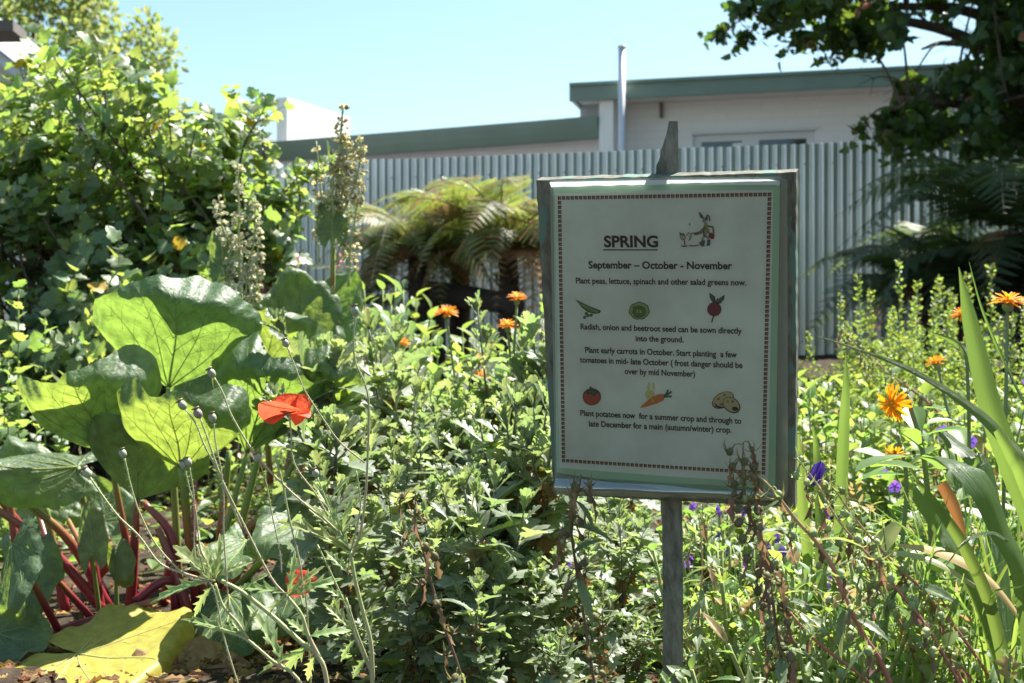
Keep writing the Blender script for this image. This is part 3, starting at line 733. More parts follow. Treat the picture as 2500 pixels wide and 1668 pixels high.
    L(mx.outputs[0], [n for n in nt.nodes if n.type == 'OUTPUT_MATERIAL'][0].inputs[0])
    tl, trr, brr, bl = [np.array(on_sign(x, y, .004)) for x, y in ((1341, 434), (1926, 432), (1922, 1225), (1357, 1212))]
    g = MB(); nu, nv = 24, 40; V = []
    for i in range(nv):
        t = i / (nv - 1)
        for j in range(nu):
            s = j / (nu - 1)
            p = (tl * (1 - s) + trr * s) * (1 - t) + (bl * (1 - s) + brr * s) * t
            w = .0042 + .0008 * math.sin(s * 5 + t * 4) + .007 * max(0, (t - .90) / .10) ** 1.6 * (1 - .7 * s)
            V.append(P3(p[0], p[1], w) - SB)
    i = np.arange(nv - 1)[:, None] * nu; j = np.arange(nu - 1)[None]
    g.add(np.array(V), [np.stack([i + j, i + nu + j, i + nu + j + 1, i + j + 1], -1).reshape(-1, 4)])
    g.build("plastic_sleeve", m, sign)
build_sign()

# ================================================================ plants
def foliage_on(mb, tpl, pts, ts, phi, alpha, size, rnd, droop=0.0, mat=0, gap=0.0):
    """leaves at fractions ts of a stem, at azimuth phi, opened alpha from the stem"""
    p, t, x, y = sample_along(pts, ts)
    rad = radial(t, x, y, phi)
    D = t * np.cos(alpha)[:, None] + rad * np.sin(alpha)[:, None]
    D[:, 2] -= droop
    D = nrm(D)
    Nn = t - D * np.sum(t * D, 1)[:, None] + np.array([0, 0, .25])
    X, Dn, Z = axes(D, Nn)
    mb.inst(tpl, p + rad * gap, X, Dn, Z, size, rnd, mat)
G = 2.39996

# ---------------------------------------------------------------- chrysanthemums
M_chr = leafmat("chrysanthemum_leaf", (.18, .22, .145), (.40, .52, .15), .42, .48, .6, .5, .05, vein=(.16, .22, .10))
M_chs = gradmat("chrysanthemum_stem", [(0, (.06, .045, .035)), (.7, (.10, .07, .065)), (1, (.14, .17, .09))], .6)
def make_chrys(seed, h, nb):
    r = np.random.default_rng(seed)
    root = empty("chrysanthemum", (0, 0, 0))
    tag(root, None, "plant", "leafy chrysanthemums filling the bed around the sign")
    st = MB(); lf = MB(); lw = MB()
    lean = r.normal(0, .08, 2)
    main = [np.zeros(3), np.array([lean[0] * .4, lean[1] * .4, h * .4]), np.array([lean[0], lean[1], h])]
    stems = [(main, .0036, .0016, .12)]
    for k in range(nb):
        f = r.uniform(.35, .82); p, t, x, y = sample_along(main, [f])
        a = r.uniform(0, 6.28); d = radial(t, x, y, np.array([a]))[0]
        L = h * (1.02 - f) * r.uniform(.6, .95)
        stems.append(([p[0], p[0] + d * L * .28 + np.array([0, 0, L * .4]), p[0] + d * L * .42 + np.array([0, 0, L])], .0022, .0012, .25))
    for pts, r0, r1, start in stems:
        tube(st, pts, [r0, r1], 6, samples=14)
        Ls = np.sum(np.linalg.norm(np.diff(spline(pts, 20), axis=0), axis=1))
        n = max(6, int(Ls / .0155)); ts = np.linspace(start, .985, n)
        low = np.clip((.55 - ts) / .5, 0, 1)
        al = 1.15 - .75 * np.clip((ts - .6) / .4, 0, 1) + low * .55 + r.normal(0, .16, n)
        sz = (.074 - .036 * np.clip((ts - .55) / .45, 0, 1)) * r.uniform(.7, 1.2, n)
        top = ts > .80
        ph = np.arange(n) * G + r.uniform(0, 6)
        for m_, tp in ((~top, T_CHRYS), (top, T_CHRYS2)):
            if m_.any():
                foliage_on(lf, tp, pts, ts[m_], ph[m_], al[m_], sz[m_], r.uniform(0, .94, m_.sum()), 0, gap=.002)
        # tight tip cluster
        n2 = 7
        foliage_on(lf, T_CHRYS2, pts, np.full(n2, .99), np.arange(n2) * G, r.uniform(.15, .55, n2), r.uniform(.028, .046, n2), r.uniform(0, .94, n2))
        # a few withered leaves low down
        n3 = 3
        foliage_on(lw, T_CHRYS, pts, r.uniform(.1, .4, n3), r.uniform(0, 6, n3), np.full(n3, 2.2), r.uniform(.03, .045, n3), r.uniform(0, 1, n3), .6)
    a = st.build("stem", M_chs, root); b = lf.build("foliage", M_chr, root); c = lw.build("withered_leaves", M_dry, root)
    return remember(root, a, b, c)
M_dry = leafmat("dry_leaf", (.26, .16, .08), (.45, .25, .08), .3, .7, .2, .8, .08)
chr_proto = [make_chrys(11 + k, h, nb) for k, (h, nb) in enumerate(((.44, 4), (.50, 5), (.40, 5), (.54, 4), (.36, 4)))]
used = set()
def put(protos, k, x, y, rz, s, label):
    pr = protos[k % len(protos)]
    z = float(gz(x, y)) - .01
    if pr.name in used:
        return dup(pr, (x, y, z), rz, s, label)
    used.add(pr.name); pr.location = (x, y, z); pr.rotation_euler = (0, 0, rz); pr.scale = (s, s, s); pr["label"] = label
    return pr
def top_to(px, py, Y, proto_h, k, protos, label, rz=None, r=random):
    """stand a plant of height proto_h at depth Y so that its tip reaches row py"""
    z = EYE - (py - 834) / F * Y; x = (px - 1250) / F * Y
    s = (z - float(gz(x, Y))) / proto_h
    return put(protos, k, x, Y, r.uniform(0, 6.28) if rz is None else rz, s, label)
random.seed(4)
CH = [.44, .50, .40, .54, .36]
L_CH = "leafy grey green chrysanthemum with dark stems in the dense bed beside the sign"
front = [(930, 1130, 1.50), (1010, 1080, 1.62), (1090, 1180, 1.46), (1180, 1090, 1.58), (1260, 1150, 1.5), (870, 1010, 1.75), (960, 950, 1.9), (1050, 960, 1.8), (1140, 985, 1.9),
         (1235, 960, 1.75), (1310, 990, 1.65), (900, 930, 2.1), (1000, 850, 2.15), (1060, 880, 2.2), (1180, 965, 1.8), (1270, 730, 2.0), (1320, 800, 2.1), (1030, 800, 2.3), (1240, 745, 2.3), (940, 830, 2.4), (1040, 790, 2.5),
         (1380, 1250, 1.5), (1450, 1235, 1.62), (1530, 1200, 1.55), (1590, 1240, 1.7), (1400, 1100, 1.8), (1500, 1080, 1.9), (1330, 1290, 1.45), (1245, 1330, 1.42), (1150, 1390, 1.40), (1480, 1400, 1.42), (1040, 1330, 1.42), (1330, 1480, 1.36), (1560, 1480, 1.45), (975, 1260, 1.48), (1600, 1100, 2.0), (1690, 1210, 1.75), (1010, 1500, 1.36), (1180, 1540, 1.33), (1430, 1560, 1.36), (1330, 1100, 2.1), (860, 1140, 1.7), (1100, 1000, 2.0), (1205, 1010, 2.2)]
for k, (px, py, Y) in enumerate(front):
    top_to(px, py, Y, CH[k % 5], k, chr_proto, L_CH)

# ---------------------------------------------------------------- polar leaf (rhubarb) ----------------
def blade(mb, B, T, width, face, fold=.25, ruffle=.05, curl=.2, cup=0.0, seed=0, rnd=.5, ang=2.35, skew=0.0, mat=0, veinmat=1, lobes=.03, vein_r=.0018, rim=0.12, pleat=.008, fan=False):
    """broad leaf from its junction B to its tip T; `face` points to the side that shows its underside ridges"""
    r = np.random.default_rng(seed)
    B = np.asarray(B, float); T = np.asarray(T, float)
    L = np.linalg.norm(T - B); Y = (T - B) / L
    Zn = nrm(np.asarray(face, float)); Zn = nrm(Zn - Y * (Zn @ Y)); X = np.cross(Y, Zn)
    ph = r.uniform(0, 6.28, 5)
    def rad(th):
        a = np.abs(th)
        base = np.interp(a, [0, .45, .8, ang * .92, ang], [.97, 1, .98, .82, .55]) if fan else np.interp(a, [0, .5, 1.0, 1.57, 2.0, ang], [1, .90, .76, .60, .52, .44])
        return base * (1 + lobes * .7 * np.sin(8 * th + ph[0]) + lobes * .45 * np.sin(17 * th + 1.5 * np.sin(4 * th + ph[3]) + ph[1]) + lobes * .12 * np.sin(43 * th + 2 * np.sin(6 * th + ph[4]) + ph[2]))
    def S(rho, th):
        q = rad(th) * rho
        x = q * np.sin(th); y = q * np.cos(th)
        wx = width / 2 / (.72 * 1.0)
        edge = rho ** 3
        z = fold * np.abs(x) ** 1.2 * .7 - cup * (x * x + .4 * y * y)
        z = z + ruffle * edge * (.8 * np.sin(5 * th + ph[3]) + .6 * np.sin(9 * th + 1.6 * np.sin(3 * th + ph[0]) + ph[4]) + .10 * rho ** 4 * np.sin(29 * th + 2.2 * np.sin(4 * th + ph[1]) + ph[0]))
        z = z + pleat * np.sin(rho * 9 + 5 * np.cos(th * 4.4)) * rho * (1 - rho) * 4 * .6
        z = z + rim * np.maximum(0, rho - .78) ** 1.5 * 9 * (1 + .6 * np.sin(4 * th + ph[2]) + .18 * np.sin(11 * th + ph[1])) * np.clip(1.4 - np.abs(th) * .7, .1, 1)
        z = z + .0035 * np.sin(rho * 26 + ph[0] + 2 * np.sin(th * 5)) * np.sin(th * 15 + ph[1]) * rho + .0008 * np.sin(rho * 47 + ph[2]) * np.sin(th * 31 + ph[3]) * rho
        z = z - curl * y * np.abs(y)
        y2 = y - .9 * rim * np.maximum(0, rho - .82) * 3 * np.clip(1.4 - np.abs(th) * .7, 0, 1)
        return B + X * (x * wx * L / L)[..., None] + Y * (y2 * L)[..., None] - Zn * ((z) * L)[..., None] + X * (skew * y * L)[..., None]
    rho = np.concatenate([[.001], np.linspace(.06, 1, 30)]); th = np.linspace(-ang, ang, 170)
    RR, TH = np.meshgrid(rho, th, indexing='ij')
    V = S(RR, TH); n = len(th)
    i = np.arange(len(rho) - 1)[:, None] * n; j = np.arange(n - 1)[None]
    lp = np.stack([TH / ang, RR, np.full_like(RR, rnd)], -1)
    mb.add(V, [np.stack([i + j, i + j + 1, i + n + j + 1, i + n + j], -1).reshape(-1, 4)], lp, mat)
    k = L / .22
    for t0 in ((0, -.38, .38, -.8, .8) if fan else (0, -.62, .62, -1.25, 1.25, -1.9, 1.9)):
        rr = np.linspace(.01, .93, 12)
        a = t0 * (1 - .12 * rr) + .05 * np.sin(rr * 5 + ph[1])
        p = S(rr, a) + Zn * .0004
        w0 = vein_r * k * (1.25 if t0 == 0 else .8 - .15 * abs(t0) / 2)
        tube(mb, p, [w0, w0 * .15], 5, rnd, veinmat, samples=24)
        for rb in (.3, .46, .62, .76):
            for sg in (-1, 1):
                r2 = np.linspace(rb, min(.95, rb + .3), 6); a2 = t0 + sg * (r2 - rb) * 1.0 / (rb + .25)
                if abs(a2[-1]) < ang:
                    tube(mb, S(r2, a2) + Zn * .0002, [w0 * .4 * (1 - rb * .5), w0 * .08], 4, rnd, veinmat, samples=8)
M_rhu = leafmat("rhubarb_leaf", (.085, .15, .07), (.35, .50, .07), .45, .52, .8, .25, .03, mottle=.35, bump=.6)
M_rhv = leafmat("rhubarb_vein", (.30, .38, .16), (.62, .66, .2), .45, .45, .4, .2, .02)
M_stalk = gradmat("rhubarb_stalk", [(0, (.24, .022, .035)), (.35, (.27, .04, .045)), (.6, (.30, .13, .05)), (.85, (.20, .26, .06)), (1, (.22, .32, .08))], .32, .5, .15)
M_stalkr = gradmat("red_rhubarb_stalk", [(0, (.24, .022, .035)), (.6, (.27, .04, .045)), (1, (.27, .12, .06))], .32, .5, .12)
M_stalkg = gradmat("green_rhubarb_stalk", [(0, (.30, .10, .05)), (.3, (.24, .26, .07)), (1, (.24, .36, .09))], .35, .5, .15)
RB = at(395, 1510, 2.02); RB[2] = 0.0
rhub = empty("rhubarb_plant", RB)
tag(rhub, "large rhubarb clump with broad lit leaves on red stalks", "plant")
rhub2 = empty("rhubarb_plant", at(690, 1120, 2.45) * np.array([1, 1, 0]))
tag(rhub2, "rhubarb clump gone to seed with tall cream flower spikes", "plant")
def rleaf(b, t, Yb, Yt, wpx, face, stalk=None, sr=.007, owner=None, seed=0, smat=None, foot=None, lean=.0, **kw):
    owner = owner or rhub; O = np.array(owner.location)
    B = at(*b, Yb); T = at(*t, Yt)
    T = at(*t, Yt - lean); g = MB(); blade(g, B - O, T - O, wpx / F * (Yb + Yt) / 2, face, seed=seed, rnd=(seed * .37) % .9, **kw)
    lf = g.build("leaf", [M_rhu, M_rhv], owner)
    if foot is not None:
        F0 = at(*foot[:2], foot[2])
        F0 = np.array([F0[0], F0[1], max(F0[2], float(gz(F0[0], F0[1])) + .005)])
        mid = (F0 + B) / 2 + np.array(stalk if stalk is not None else (0, 0, .0))
        g = MB(); tube(g, np.array([F0, mid, B]) - O, [sr, sr * .85, sr * .55], 8, samples=16, flat=.8)
        # midrib runs on into the blade
        g.build("leaf_stalk", smat or M_stalk, lf)
    return lf
CAMF = np.array([0, -1, .0])
rleaf((412, 948), (440, 660), 2.06, 2.14, 400, (.2, -1, .1), seed=1, lean=.16, fan=True, ang=1.12, fold=.30, ruffle=.03, curl=.10, rim=.22, foot=(440, 1480, 2.06), smat=M_stalkg)
rleaf((268, 1108), (165, 872), 2.00, 2.04, 330, (.1, -1, .1), seed=2, lean=.18, fan=True, ang=1.1, fold=.22, ruffle=.035, curl=.15, rim=.24, foot=(330, 1440, 2.02))
rleaf((440, 1145), (420, 925), 1.92, 1.98, 310, (.05, -1, -.05), seed=3, lean=.16, fan=True, ang=1.15, fold=.25, ruffle=.035, curl=.15, rim=.24, foot=(480, 1500, 1.98))
rleaf((335, 1221), (345, 1000), 1.97, 2.06, 320, (-.1, -1, -.15), seed=4, lean=.16, fan=True, ang=1.1, fold=.2, ruffle=.02, curl=.05, foot=(318, 1490, 1.99), sr=.009, smat=M_stalkr)
rleaf((603, 1108), (672, 838), 2.08, 2.14, 290, (.15, -1, .15), seed=5, lean=.16, fan=True, ang=1.0, fold=.28, ruffle=.035, curl=.12, rim=.24, foot=(500, 1480, 2.05), smat=M_stalkg)
rleaf((750, 1066), (825, 858), 2.15, 2.2, 220, (.25, -1, .1), seed=6, lean=.14, fan=True, ang=1.0, fold=.25, ruffle=.03, curl=.12, rim=.2, foot=(560, 1440, 2.1), smat=M_stalkg)
rleaf((190, 1140), (-90, 1160), 2.0, 1.95, 190, (0, -.75, .75), seed=11, fold=.3, ruffle=.05, curl=.2, foot=(250, 1500, 2.0))
rleaf((90, 1240), (20, 1060), 2.25, 2.3, 200, (.1, -1, .4), seed=12, fold=.25, ruffle=.05, curl=.2, foot=(160, 1480, 2.1), smat=M_stalkr)
rleaf((225, 1352), (222, 1218), 1.93, 1.98, 84, (.05, -1, .0), seed=14, fold=.15, ruffle=.015, curl=.1, lobes=.02, rim=.03, foot=(245, 1520, 1.96), sr=.004, smat=M_stalkg)
rleaf((283, 1345), (300, 1440), 1.94, 1.92, 80, (-.2, -1, .3), seed=15, fold=.3, ruffle=.03, curl=-.1, lobes=.03, foot=(285, 1530, 1.95), sr=.004, smat=M_stalkg)
rleaf((80, 1350), (70, 1530), 1.9, 1.82, 130, (-.2, -.8, .6), seed=16, fold=.3, ruffle=.04, curl=.1, foot=(230, 1520, 1.96), sr=.006)
rleaf((-10, 1545), (125, 1590), 1.74, 1.72, 200, (-.1, -.6, .8), seed=17, fold=-.2, ruffle=.06, curl=.2, foot=(150, 1600, 1.86), sr=.006)
rleaf((30, 1330), (30, 1530), 1.78, 1.70, 180, (-.6, -.8, .3), seed=18, fold=.2, ruffle=.05, curl=.1, foot=(150, 1560, 1.86), sr=.006)
rleaf((600, 1320), (540, 1430), 1.84, 1.70, 160, (.1, -.5, 1), seed=19, fold=-.15, ruffle=.05, curl=.2, foot=(500, 1500, 2.0), sr=.006)
rleaf((735, 1270), (690, 1420), 1.86, 1.70, 230, (.1, -.5, 1), seed=20, fold=-.2, ruffle=.05, curl=.25, foot=(520, 1500, 2.0), smat=M_stalkg)
rleaf((560, 1455), (545, 1640), 1.9, 1.72, 240, (-.1, -.85, .5), seed=21, fold=.15, ruffle=.03, curl=.1, foot=(450, 1530, 1.94), sr=.006)
rleaf((730, 1400), (745, 1570), 1.95, 1.8, 210, (.1, -.8, .5), seed=22, fold=.2, ruffle=.03, curl=.15, foot=(540, 1500, 2.0), sr=.006)
rleaf((240, 1270), (300, 1180), 2.3, 2.36, 190, (.1, -.6, .7), seed=23, fold=-.2, ruffle=.05, curl=.2, foot=(330, 1450, 2.1), sr=.006)
rleaf((130, 1200), (180, 1130), 2.35, 2.42, 190, (-.1, -.7, .6), seed=24, fold=-.2, ruffle=.05, curl=.3, foot=(260, 1450, 2.15), sr=.006)
rleaf((480, 1010), (520, 900), 2.35, 2.4, 200, (.1, -.7, .6), seed=25, fold=-.3, ruffle=.09, curl=.3, foot=(470, 1430, 2.15), sr=.006)
# second clump behind
rleaf((645, 905), (680, 725), 2.42, 2.5, 260, (.1, -1, .35), seed=7, owner=rhub2, lean=.1, fan=True, ang=1.1, fold=.3, ruffle=.05, curl=.2, rim=.25, foot=(660, 1180, 2.45), smat=M_stalkg)
rleaf((735, 860), (720, 640), 2.55, 2.62, 240, (.2, -.6, .9), seed=8, owner=rhub2, fold=-.25, ruffle=.06, curl=.3, rim=.2, foot=(700, 1180, 2.5), smat=M_stalkg)
rleaf((800, 790), (860, 650), 2.6, 2.66, 170, (.3, -.8, .5), seed=9, owner=rhub2, fold=.3, ruffle=.06, curl=.2, rim=.2, foot=(730, 1180, 2.5), smat=M_stalkg)
rleaf((545, 650), (540, 550), 2.4, 2.44, 95, (.0, -1, .2), seed=10, owner=rhub2, fold=.25, ruffle=.05, curl=.15, lobes=.07, foot=(575, 740, 2.42), sr=.004, smat=M_stalkg)
rleaf((812, 570), (806, 468), 2.44, 2.46, 88, (.15, -1, .2), seed=13, owner=rhub2, fold=.2, ruffle=.05, curl=.1, lobes=.06, foot=(812, 700, 2.46), sr=.005, smat=M_stalkg)
rleaf((560, 820), (610, 740), 2.6, 2.66, 160, (0, -.5, .8), seed=27, owner=rhub2, fold=-.3, ruffle=.07, curl=.2, foot=(640, 1150, 2.5), smat=M_stalkg)
# bare stalks of the main clump
for k, (b, t, Y0, Y1, bow, m_) in enumerate([((430, 1500), (350, 1225), 1.97, 1.99, (.02, 0, .03), M_stalkr), ((470, 1530), (385, 1290), 1.95, 1.97, (.0, 0, .01), M_stalkr), ((505, 1490), (450, 1150), 2.0, 2.0, (-.01, 0, 0), M_stalk), ((260, 1500), (-20, 1235), 2.0, 1.95, (0, 0, .02), M_stalkr),
        ((140, 1400), (-30, 1180), 2.15, 2.1, (0, 0, 0), M_stalkr), ((60, 1480), (20, 1200), 2.1, 2.1, (0, 0, 0), M_stalkr), ((270, 1490), (30, 1200), 2.05, 2.0, (.01, 0, .02), M_stalk), ((160, 1500), (110, 1230), 2.05, 2.05, (0, 0, 0), M_stalk), ((120, 1550), (385, 1465), 1.88, 1.84, (0, 0, 0), M_stalkr),
        ((520, 1500), (560, 1100), 2.08, 2.1, (.0, 0, 0), M_stalk), ((540, 1470), (640, 1080), 2.12, 2.16, (0, 0, 0), M_stalkg), ((330, 1470), (470, 1430), 1.95, 1.98, (0, 0, .02), M_stalkr), ((400, 1480), (430, 1280), 2.1, 2.1, (0, 0, 0), M_stalkr), ((220, 1430), (330, 1350), 2.06, 2.0, (0, 0, .015), M_stalk), ((560, 1410), (650, 1265), 2.0, 2.02, (0, 0, .03), M_stalk)]):
    g = MB(); a = at(*b, Y0); c = at(*t, Y1); a[2] = max(a[2], .0)
    tube(g, np.array([a, (a + c) / 2 + np.array(bow), c]) - RB, [.0085, .0075, .005], 8, samples=14, flat=.8)
    g.build("stalk", m_, rhub)
# seed spikes
M_seed = leafmat("cream_seed", (.62, .58, .38), (.70, .66, .36), .35, .6, .3, .6, .05, odd=(.36, .24, .12), odd_from=.94)
M_seedstem = plain("pale_green_stem", (.32, .36, .15), .5)
T_WING = (np.array([(0, 0, 0), (.5, .5, .1), (0, 1, 0), (-.5, .5, .1), (0, .5, .5), (0, .5, -.4)]), [np.array([(0, 1, 2, 3), (0, 4, 2, 5)])], np.array([(0, 0), (1, .5), (0, 1), (-1, .5), (.5, .5), (-.5, .5)]))
def spike(root_obj, name, stems, seed, dens=1.0, size=.0095, m_=None):
    r = np.random.default_rng(seed); O = np.array(root_obj.location); st = MB(); sd = MB()
    for pts, r0, f0, wid in stems:
        P = np.array([at(*p) for p in pts]) - O
        tube(st, P, [r0, r0 * .4], 6, samples=14)
        Ls = np.sum(np.linalg.norm(np.diff(spline(P, 20), axis=0), axis=1)) * (1 - f0)
        n = int(Ls / .0008 * dens * wid); ts = f0 + (1 - f0) * r.uniform(0, 1, n)
        clump = (np.sin(ts * 47 + seed + wid * 9) + .7 * np.sin(ts * 83 + wid * 31) > -.25); ts = ts[clump]; n = len(ts)
        p, t, x, y = sample_along(P, ts); ph = r.uniform(0, 6.28, n); ra = radial(t, x, y, ph)
        w = .0125 * wid * (1 - .75 * np.clip((ts - f0) / (1 - f0), 0, 1) ** 2) * r.uniform(.15, 1.1, n)
        D = nrm(ra + t * .2 + np.array([0, 0, -.5])); X, D, Z = axes(D, r.normal(0, 1, (n, 3)))
        sd.inst(T_WING, p + ra * w[:, None], X, D, Z, size * r.uniform(.6, 1.15, n), r.uniform(0, 1, n))
    s = st.build(name, M_seedstem, root_obj); sd.build("seed_cluster", m_ or M_seed, s)
Q = 2.46
spike(rhub2, "flower_stalk", [([(812, 720, Q), (818, 520, Q), (838, 254, Q)], .005, .52, 1.2), ([(815, 540, Q), (845, 430, Q), (845, 330, Q)], .003, .1, 1.9), ([(818, 560, Q), (870, 440, Q - .01), (882, 335, Q)], .003, .25, 1.3), ([(812, 600, Q), (785, 480, Q), (772, 345, Q)], .003, .3, 1.0), ([(815, 560, Q), (812, 480, Q - .02), (815, 400, Q)], .003, .3, 1.3), ([(850, 700, Q), (858, 590, Q), (880, 452, Q)], .003, .2, 1.25), ([(780, 640, Q + .02), (778, 560, Q), (785, 480, Q)], .002, .3, .8), ([(820, 640, Q), (830, 600, Q - .02), (836, 550, Q)], .002, .3, .8)], 31)
spike(rhub2, "flower_stalk", [([(600, 860, 2.4), (585, 650, 2.4), (582, 400, 2.4)], .004, .45, 1.1), ([(590, 640, 2.4), (545, 560, 2.4), (533, 478, 2.4)], .0025, .3, 1.0), ([(590, 700, 2.4), (620, 590, 2.4), (622, 478, 2.4)], .0025, .2, 1.0), ([(600, 800, 2.4), (625, 700, 2.4), (630, 570, 2.4)], .0025, .1, .9), ([(595, 850, 2.4), (565, 740, 2.4), (560, 620, 2.4)], .0025, .1, .8), ([(600, 840, 2.38), (600, 720, 2.38), (608, 640, 2.38)], .0025, .1, .9)], 32, 1.0, .0105, leafmat('white_seed', (.62, .61, .44), (.68, .66, .42), .35, .6, .3, .4, .04))

# fallen leaves on the soil
M_yel = leafmat("yellow_leaf", (.42, .38, .07), (.5, .42, .05), .3, .5, .4, .2, .03, mottle=.25)
M_yelv = leafmat("yellow_vein", (.60, .58, .25), (.6, .55, .2), .3, .5, .3, .2, .02)
M_brn = leafmat("brown_leaf", (.36, .23, .12), (.45, .28, .1), .25, .7, .2, .3, .03, mottle=.4)
def fallen(name, b, t, Yb, Yt, w, face, mats, label, seed, **kw):
    B = at(*b, Yb); T = at(*t, Yt); O = np.array([B[0], B[1], 0])
    g = MB(); blade(g, B - O, T - O, w, face, seed=seed, rnd=.4, **kw)
    o = g.build(name, mats); o.location = O; tag(o, label, "leaf"); return o
fallen("fallen_leaf", (190, 1596), (440, 1640), 1.70, 1.66, .40, (-.02, -.22, .97), [M_yel, M_yelv], "big yellow rhubarb leaf lying on the soil under the clump", 51, fold=-.10, ruffle=.05, curl=.10, lobes=.025, ang=3.0, rim=.2)
fallen("dry_leaf", (440, 1650), (570, 1600), 1.68, 1.78, .18, (.1, -.3, .95), [M_brn, M_brn], "crumpled brown dry leaf beside the big yellow leaf", 52, fold=-.3, ruffle=.10, curl=.3, lobes=.08, ang=2.9, rim=.3)

# ---------------------------------------------------------------- poppies
M_pst = gradmat("poppy_stem", [(0, (.42, .50, .20)), (.6, (.46, .46, .24)), (1, (.50, .40, .26))], .5, .4, .15)
M_hair = plain("pale_hairs", (.62, .62, .5), .6)
M_cap = plain("poppy_capsule", (.32, .36, .25), .5, .2, 60)
M_capb = plain("ripe_capsule", (.30, .23, .21), .55, .3, 80)
M_crown = plain("capsule_crown", (.30, .20, .12), .7)
M_ppl = leafmat("poppy_leaf", (.28, .38, .14), (.56, .66, .18), .4, .5, .5, .5, .05)
M_pet = leafmat("poppy_petal", (.66, .085, .04), (.88, .17, .07), .45, .5, .35, .25, .02, mottle=.2, bump=.6)
PY = 1.30
def stem_px(g, pts, r, O, Y=PY, hair=True, samples=None, n=6, hr=None):
    P = np.array([at(*(p if len(p) == 3 else (p[0], p[1], Y))) for p in pts]) - O
    p, t = tube(g, P, r, n, samples=samples or 5 * len(pts))
    if hair:
        q = np.random.default_rng(int(abs(pts[0][0])))
        L = np.sum(np.linalg.norm(np.diff(p, axis=0), axis=1)); m = int(L / .0016)
        a, tt, x, y = sample_along(P, np.sort(q.uniform(0, .97, m))); ra = radial(tt, x, y, q.uniform(0, 6.28, m)) + tt * .15
        k = np.stack([a - tt * .00025, a + tt * .00025, a + ra * .0042], 1).reshape(-1, 3)
        g.add(k, [np.arange(3 * m).reshape(-1, 3)], None, 1)
    return P
def capsule(root_stem, pos, up, s, mat_):
    g = MB(); up = nrm(up); x = nrm(np.cross(up, [.3, -1, .1])); z = np.cross(x, up)
    I = lambda v: v[None]
    g.inst(T_CAPS, I(pos + up * s * 1.25), I(x), I(up), I(z), np.array([[s, s * 1.25, s]]), .5, 0)
    c = g.build("seed_capsule", mat_, root_stem)
    g = MB(); tube(g, np.array([pos + up * s * 2.42, pos + up * s * 2.72]), [s * .85, s * .95], 10, samples=2); g.build("crown_disc", M_crown, c)
def poppy_leaf(g, b, t, O, wid, Y0=PY, Y1=PY, seed=0, roll=0.0):
    B = at(*b, Y0) - O; T = at(*t, Y1) - O; d = (T - B) * 1.25; L = np.linalg.norm(d); wid = wid * 1.05
    nn = np.array([math.sin(roll), -.55, .7 * math.cos(roll)])
    X, D, Z = axes(d[None], nn[None]); g.inst(T_POPPY, B[None], X, D, Z, np.array([[L * wid, L, L]]), (seed * .37) % .95, 0)
def poppy(base_px, Yb, label, stems, caps, leaves):
    O = at(*base_px, Yb); O[2] = 0; root = empty("poppy", O); tag(root, label, "poppy")
    objs = []
    for pts, r in stems:
        g = MB(); P = stem_px(g, pts, r, O); objs.append((g.build("stem", [M_pst, M_hair], root), P))
    for si, s, m_ in caps:
        o, P = objs[si]; q = spline(P, 20); capsule(o, q[0], nrm(q[0] - q[2]) * .7 + np.array([0, 0, .35]) + np.array([-.25, 0, 0]), s, m_)
    g = MB()
    for k, l in enumerate(leaves): poppy_leaf(g, *l[:2], O, l[2], seed=k + 3, roll=l[3] if len(l) > 3 else 0)
    g.build("foliage", M_ppl, root)
    return root, objs, O
c = .0013
